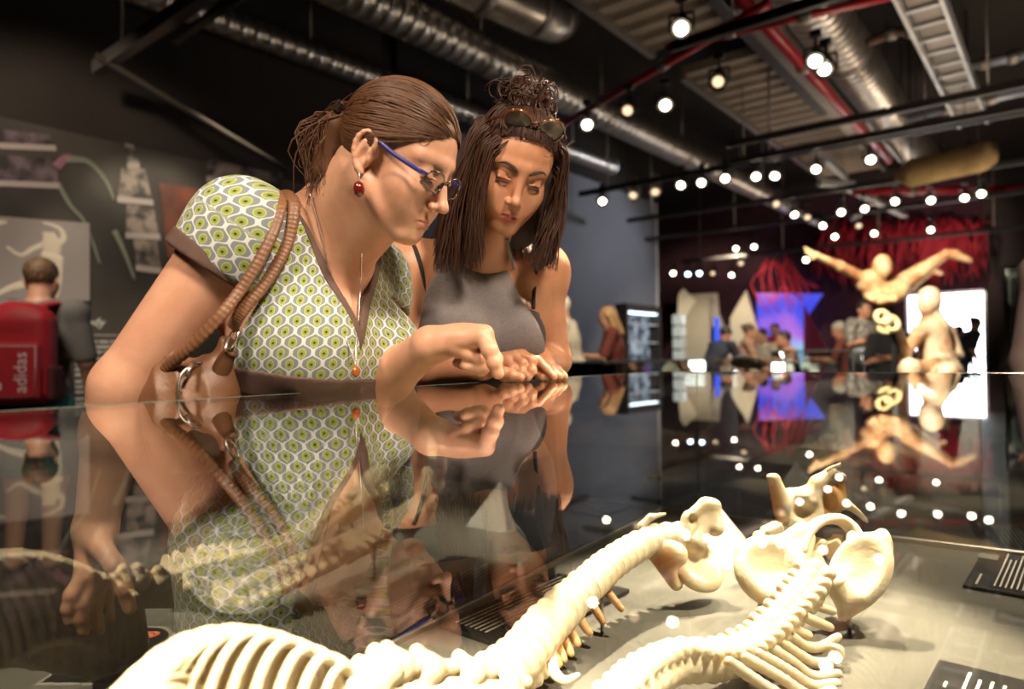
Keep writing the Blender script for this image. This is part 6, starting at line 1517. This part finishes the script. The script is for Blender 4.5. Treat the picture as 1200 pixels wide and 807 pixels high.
visitor('person', 658, 360, 6.9, -70, 'white-haired visitor in a loose cream shirt just right of the young woman', m_skb, hm_wh, t_white, t_jean, 8, 'down', 'short', look=25)
visitor('person', 712, 371, 7.25, -85, 'visitor with long light brown hair in a rust top, beside the glowing wall showcase', m_skb, hm_bl, t_rust, t_cream, 5, 'forward', 'long', look=20)
visitor('person', 850, 391, 9.8, 60, 'dark haired visitor in a navy shirt bending over the far case below the beige boards', m_skb2, hm_dk, t_navy, t_jean, 42, 'forward', 'short', look=40)
visitor('person', 878, 388, 10.2, 100, 'visitor in a peach top holding a hand to the chin, second from the navy shirt', m_skb, hm_br, t_pink, t_jean, 10, 'chin', 'bun', look=15)
visitor('person', 893, 393, 10.8, -120, 'visitor in white between the peach top and the red shirt', m_skb, hm_dk, t_white, t_jean, 15, 'forward', 'short', look=20)
visitor('person', 908, 386, 12.2, -150, 'dark haired visitor in a red shirt below the blue screen', m_skb2, hm_dk, t_red, t_jean, 5, 'down', 'short')
visitor('person', 918, 397, 9.3, -90, 'shorter dark haired visitor in a peach top in front of the red shirt', m_skb2, hm_dk, t_pink, t_jean, 12, 'forward', 'short')
visitor('person', 983, 386, 9.6, -60, 'grey haired visitor in a rust top left of the patterned T-shirt', m_skb2, hm_gy, t_rust, t_jean, 12, 'forward', 'short', look=20)
visitor('person', 1013, 362, 9.0, 170, 'tall man in a patterned dark T-shirt under the leaping figure', m_skb2, hm_dk, t_camo, t_jean, 0, 'crossed', 'short')
visitor('person', 1042, 378, 8.0, -150, 'visitor in a black T-shirt right of the tall man, partly behind the seated figure', m_skb2, hm_dk, t_blk, t_jean, 0, 'crossed', 'short')
visitor('person', 1124, 388, 12.6, 60, 'dark silhouetted visitor at the left of the two in the bright doorway', m_skb2, hm_dk, t_yel, t_jean, 10, 'down', 'short')
visitor('person', 1143, 379, 11.4, 100, 'dark haired visitor leaning forward, right one in the bright doorway', m_skb2, hm_dk, t_navy, t_jean, 24, 'down', 'bun', look=30)
visitor('person', 1318, 238, 1.95, 205, 'person in a taupe dress at the right edge, only an elbow and hip in view', m_skb, hm_br, t_taupe, t_taupe, 0, 'down', 'short', sleeves=1.0, step=0.007)

# ------------------------------------------------------------------ anatomical figures
m_fl = mat('preserved_tissue', (0.72, 0.48, 0.25), 0.5, col2=(0.42, 0.17, 0.07), scale=9, bump=0.4, bscale=60)
m_fb = mat('preserved_pale', (0.80, 0.66, 0.46), 0.5, col2=(0.50, 0.25, 0.11), scale=8, bump=0.3, bscale=60)
Zl = 6.0
def L(px, py, dz=0.0): return P(px, py, Zl + dz)
lf = empty('anatomical_figure', L(1045, 400) * np.array([1, 1, 0]), 'pale anatomical figure leaping sideways with arms and legs stretched, high above the crowd', 'figure')
lp = [Cone(L(1018, 330), L(1036, 346), 0.105, 0.095), (Cone(L(1030, 344), L(1050, 340), 0.095, 0.10), 0.05), (Ell(L(1034, 312, -0.1), (0.075, 0.09, 0.105)), 0.03), (Cone(L(1030, 324, -0.05), L(1026, 332), 0.055, 0.06), 0.03),
      (Cone(L(1016, 328), L(984, 312, -0.1), 0.052, 0.043), 0.03), (Cone(L(984, 312, -0.1), L(956, 299, -0.2), 0.042, 0.027), 0.03),
      (Cone(L(1020, 346), L(1034, 352, -0.2), 0.05, 0.04), 0.03), (Cone(L(1034, 352, -0.2), L(1048, 350, -0.35), 0.04, 0.03), 0.02),
      (Cone(L(1044, 338), L(1078, 318, -0.1), 0.085, 0.058), 0.04), (Cone(L(1078, 318, -0.1), L(1110, 297, -0.2), 0.060, 0.036), 0.03), (Cone(L(1110, 297, -0.2), L(1120, 298, -0.22), 0.038, 0.036), 0.02), (Cone(L(1118, 298, -0.22), L(1136, 305, -0.25), 0.040, 0.026), 0.02),
      (Cone(L(1046, 342), L(1066, 334, 0.2), 0.085, 0.062), 0.04), (Cone(L(1066, 334, 0.2), L(1092, 316, 0.45), 0.058, 0.035), 0.03), (Cone(L(1092, 316, 0.45), L(1102, 320, 0.5), 0.034, 0.024), 0.02)]
for i, (x, y) in enumerate(((943, 290), (944, 295), (947, 300), (951, 304))): lp.append((Cone(L(957, 299, -0.2), L(x, y, -0.22), 0.020, 0.010), 0.012))
lp += [(Ell(L(1022, 345, -0.12), (0.05, 0.06, 0.045)), 0.02, 's')]
solid('body', lp, 0.009, m_fl, lf, 0.02)
MB().tube([L(1045, 350, 0.15), L(1047, 372, 0.2), L(1047, 372, 0.2) * np.array([1, 1, 0])], 0.025, 8).build('support_pole', m_track, lf)
MB().lathe(L(1047, 372, 0.2) * np.array([1, 1, 0]), ZU, [(0.35, 0), (0.35, 0.03), (0.03, 0.05)], 20).build('base_plate', m_track, lf)
Zs_ = 5.3
def B(px, py, dz=0.0): return P(px, py, Zs_ + dz)
sf = empty('anatomical_figure', B(1098, 440) * np.array([1, 1, 0]), 'bald anatomical figure with bare back muscles sitting in front of the bright doorway', 'figure')
sp = [Ell(B(1089, 351), (0.082, 0.095, 0.105)), (Ell(B(1085, 358, -0.03), (0.06, 0.07, 0.08)), 0.03), (Cone(B(1091, 360), B(1093, 380), 0.058, 0.062), 0.03), (Cone(B(1078, 388, -0.05), B(1110, 388, 0.1), 0.055, 0.06), 0.05), (Cone(B(1094, 386), B(1096, 412), 0.115, 0.10), 0.06),
      (Cone(B(1096, 412), B(1102, 436), 0.115, 0.15), 0.06), (Cone(B(1076, 390, -0.05), B(1062, 413, -0.2), 0.048, 0.04), 0.03), (Cone(B(1062, 413, -0.2), B(1052, 386, -0.35), 0.038, 0.027), 0.02), (Cone(B(1112, 390, 0.1), B(1122, 416, 0.05), 0.050, 0.042), 0.03), (Cone(B(1122, 416, 0.05), B(1092, 424, -0.25), 0.04, 0.03), 0.02),
      (Cone(B(1098, 440), B(1066, 432, -0.3), 0.105, 0.075), 0.04), (Cone(B(1066, 432, -0.3), B(1060, 490, -0.35), 0.07, 0.05), 0.03), (Cone(B(1110, 440), B(1110, 438, -0.4), 0.105, 0.075), 0.04), (Cone(B(1110, 438, -0.4), B(1105, 500, -0.4), 0.07, 0.05), 0.03)]
for x, y in ((1045, 376), (1047, 373), (1050, 373), (1054, 377)): sp.append((Cone(B(1052, 384, -0.35), B(x, y, -0.38), 0.018, 0.010), 0.01))
sp += [(Cone(B(1094, 376, -0.12), B(1098, 424, -0.14), 0.012), 0.02, 's')]
solid('body', sp, 0.008, m_fb, sf, 0.02, tints=None)
bx_ = B(1098, 452) ; st = MB().box((bx_[0], bx_[1], 0.38), (0.32, 0.28, 0.38), MC, 0.02).build('seat_block', mat('white_block', (0.85, 0.83, 0.8), 0.6), sf)
rgn = empty('yellow_bones', B(1040, 378, -0.4), 'cluster of yellow looped bones held up by the sitting anatomical figure', 'bones')
b = MB()
for (x, y, r) in ((1034, 372, 0.045), (1044, 379, 0.05), (1036, 384, 0.035)):
    c = B(x, y, -0.4); t = np.linspace(0, 2 * math.pi, 18); MB().tube(np.array([c + np.array([math.cos(a), 0.4 * math.sin(a), math.sin(a)]) * r for a in t]), 0.019, 8, False).build('bone_loop', mat('yellow_bone', (0.78, 0.62, 0.30), 0.5), rgn)

# ------------------------------------------------------------------ cases further off
def far_case(o, U, V_, lu, lv, z0, z1, label, m_base, lampz=None):
    root = empty('display_case', o + U * lu / 2 + V_ * lv / 2, label, 'display case'); R_ = np.array([U, V_, ZU])
    MB().box(o + U * lu / 2 + V_ * lv / 2 + ZU * z0 / 2, (lu / 2, lv / 2, z0 / 2), R_, 0.01).build('plinth', m_base, root)
    for a, b_ in (((0, 0), (lu, 0)), ((lu, 0), (lu, lv)), ((lu, lv), (0, lv)), ((0, lv), (0, 0))):
        p, q = o + U * a[0] + V_ * a[1], o + U * b_[0] + V_ * b_[1]
        quad('glass_pane', [p + ZU * z0, q + ZU * z0, q + ZU * z1, p + ZU * z1], m_pane, root)
        MB().box((p + q) / 2 + ZU * (z1 - 0.006), (np.linalg.norm(q - p) / 2, 0.008, 0.008), frame(q - p)).build('rim', m_edge_g, root)
        MB().box(p + ZU * (z0 + z1) / 2, (0.006, 0.006, (z1 - z0) / 2), R_).build('corner', m_edge_g, root)
    quad('glass_top', [o + ZU * z1, o + U * lu + ZU * z1, o + U * lu + V_ * lv + ZU * z1, o + V_ * lv + ZU * z1], m_top, root)
    return root
far_case(np.array([0.31, 5.0, 0]), UC, -VC, 4.6, 0.42, 0.72, ZG, 'long low glass case behind the women, with people bending over its far end', m_plinth)
far_case(np.array([3.15, 8.3, 0]), VC, UC, 0.9, 0.8, 0.80, 1.17, 'bright glass case at the foot of the blue screen, right of the lit skull', mat('white_plinth', (0.55, 0.55, 0.54), 0.6))
sk = empty('lit_skull', P(876, 424, 8.0), 'bright rounded bone in the far case below the peach top', 'bone')
solid('cranium', [Ell(P(872, 424, 8.0), (0.16, 0.12, 0.085)), (Ell(P(888, 426, 7.95), (0.11, 0.10, 0.07)), 0.04), (Ell(P(888, 428, 7.82), (0.03, 0.05, 0.02)), 0.01, 's')], 0.008, m_bone, sk, 0.01)
MB().tube([P(876, 424, 8.0), P(876, 424, 8.0) * np.array([1, 1, 0]) + ZU * 0.72], 0.012, 8).build('support_rod', m_rod, sk)
for i, (x, h_) in enumerate(((925, .24), (934, .20), (945, .26), (954, .18))):
    p = P(x, 425, 8.2); p[2] = 0.80
    jar = MB().lathe(p, ZU, [(0.055, 0), (0.06, 0.01), (0.06, h_ * 0.75), (0.035, h_ * 0.85), (0.035, h_), (0.042, h_), (0.042, h_ + 0.02)], 14).build('specimen_jar', mat('jar_glass', (0.62, 0.72, 0.70), 0.15), None)
    tag(jar, ('tall specimen jar at the left end of the bright far case', 'second specimen jar from the left in the bright far case', 'tallest specimen jar in the bright far case', 'short specimen jar at the right end of the bright far case')[i], 'jar', 'specimen jars in the far case')
cb = P(796, 400, 11.5); col = empty('glass_column', (cb[0], cb[1], 0), 'slim stack of pale lit glass blocks at the left end of the beige boards', 'column')
for k in range(9): MB().box((cb[0], cb[1], 0.12 + 0.2 * k), (0.085, 0.085, 0.085), MG, 0.01).build('glass_block', mat('pale_glass', (0.55, 0.6, 0.56), 0.2, emit=(0.8, 0.9, 0.8), estr=0.12), col)
# tall vitrine at the right edge
tv = far_case(P(1178, 400, 3.6) * np.array([1, 1, 0]), C_, G, 0.9, 0.5, 0.5, P(1178, 312, 3.6)[2], 'tall clear vitrine cut by the right edge beside the taupe dress', m_plinth)
# ------------------------------------------------------------------ light
wd = bpy.data.worlds.new('world'); S.world = wd; wd.use_nodes = True
bg = wd.node_tree.nodes['Background']; bg.inputs[0].default_value = (1.0, 0.80, 0.62, 1); bg.inputs[1].default_value = 0.04
def spot(name, loc, to, power, col=(1, 0.85, 0.66), angle=50, r=0.04, blend=0.5):
    l = bpy.data.lights.new(name, 'SPOT'); l.energy = power; l.color = col; l.spot_size = math.radians(angle); l.spot_blend = blend; l.shadow_soft_size = r
    o = bpy.data.objects.new(name, l); COL.objects.link(o); o.location = loc
    d = Vector([float(x) for x in np.asarray(to) - np.asarray(loc)]); o.rotation_euler = d.to_track_quat('-Z', 'Y').to_euler(); return o
def area(name, loc, to, power, size, col=(1, 0.85, 0.66)):
    l = bpy.data.lights.new(name, 'AREA'); l.energy = power; l.color = col; l.size = size
    o = bpy.data.objects.new(name, l); COL.objects.link(o); o.location = loc
    d = Vector([float(x) for x in np.asarray(to) - np.asarray(loc)]); o.rotation_euler = d.to_track_quat('-Z', 'Y').to_euler(); return o
warm = (1.0, 0.80, 0.56)
tgt = P(900, 690, 1.0)
spot('case_spot', P(700, 430, 1.6) * np.array([1, 1, 0]) + np.array([0.0, 0.5, 3.0]), P(840, 690, 1.08), 1500, warm, 24, 0.03)
spot('case_spot', np.array([1.5, 0.9, 3.0]), P(870, 690, 1.0), 950, warm, 26, 0.03)
spot('case_spot', np.array([-0.2, -0.3, 3.0]), P(400, 800, 0.6), 2200, warm, 19, 0.03)
spot('visitor_fill_spot', np.array([0.9, -0.6, 3.0]), P(470, 330, 1.0), 400, (1, 0.81, 0.62), 46, 0.2)  # fill added to brighten the women, standing in for track lamps
spot('visitor_fill_spot', np.array([2.6, 2.4, 3.0]), P(600, 300, 1.3), 260, (1, 0.72, 0.45), 40, 0.08)
spot('case_spot', P(860, 430, 2.2) * np.array([1, 1, 0]) + np.array([0.2, 0, 3.0]), P(930, 600, 1.32), 900, warm, 14, 0.03)
spot('case_spot', PZ(1180, 690, ZF) * np.array([1, 1, 0]) + np.array([0.3, 0.2, 3.0]), PZ(1165, 670, ZF), 330, warm, 15, 0.03)
spot('visitor_fill_spot', np.array([-1.0, -0.5, 3.0]), P(280, 360, 1.0), 230, (1, 0.80, 0.60), 40, 0.2)  # soft fill added from camera left for the arm and dress
spot('mural_spot', GC(0.6, -3.6, 3.1), onwall(60, 310), 140, (1, 0.82, 0.62), 80, 0.08)
spot('mural_spot', GC(2.6, -4.2, 3.1), onwall(180, 330), 70, (1, 0.86, 0.62), 60, 0.08)
spot('partition_spot', GC(9.6, -3.6, 3.1), GC(8.6, CW, 1.8), 90, (0.85, 0.9, 1.0), 150, 0.08)
spot('board_spot', GC(12.5, -4.8, 3.1), GC(15, -6.0, 1.8), 420, (1, 0.84, 0.6), 80, 0.08)
spot('cord_spot', GC(13.5, -1.5, 3.0), GC(15.6, -2.5, 3.0), 160, (1, 0.7, 0.6), 100, 0.08)
spot('figure_spot', P(930, 200, 4.6) * np.array([1, 1, 0]) + ZU * 2.75, P(1035, 325, 6.0), 560, (1, 0.86, 0.66), 40, 0.05)
spot('figure_spot', P(1010, 200, 3.9) * np.array([1, 1, 0]) + ZU * 2.8, P(1095, 400, 5.3), 600, (1, 0.88, 0.7), 40, 0.05)
spot('visitor_fill', P(760, 300, 5.5) * np.array([1, 1, 0]) + ZU * 3.0, P(690, 400, 6.5), 260, (1, 0.84, 0.6), 60, 0.06)
spot('visitor_fill', P(950, 300, 7.5) * np.array([1, 1, 0]) + ZU * 3.0, P(890, 410, 9.5), 420, (1, 0.84, 0.62), 80, 0.06)
spot('visitor_fill', GC(0.2, -2.6, 3.05), P(45, 420, 3.8), 130, (1, 0.84, 0.66), 44, 0.08)  # fill added to brighten the backpack, no fixture here
spot('visitor_fill', np.array([0.9, 0.4, 3.05]), P(1215, 430, 1.9), 260, (1, 0.85, 0.7), 40, 0.06)  # fill added to lift the taupe dress out of the dark
for g, c in ((5.0, 0.5), (8.0, 0.0), (11.5, -2.0)):
    area('ceiling_wash', GC(g, c, 1.4), GC(g, c, 4.6), 45, 1.2, (1, 0.80, 0.6))
S.view_settings.view_transform = 'Standard'; S.view_settings.look = 'None'; S.view_settings.gamma = 1.0; S.view_settings.use_curve_mapping = False
S.view_settings.exposure = 0.0
cy = S.cycles
cy.use_denoising = True; cy.max_bounces = 10; cy.transparent_max_bounces = 16; cy.glossy_bounces = 5; cy.diffuse_bounces = 3; cy.sample_clamp_indirect = 6.0; cy.caustics_reflective = False; cy.caustics_refractive = False
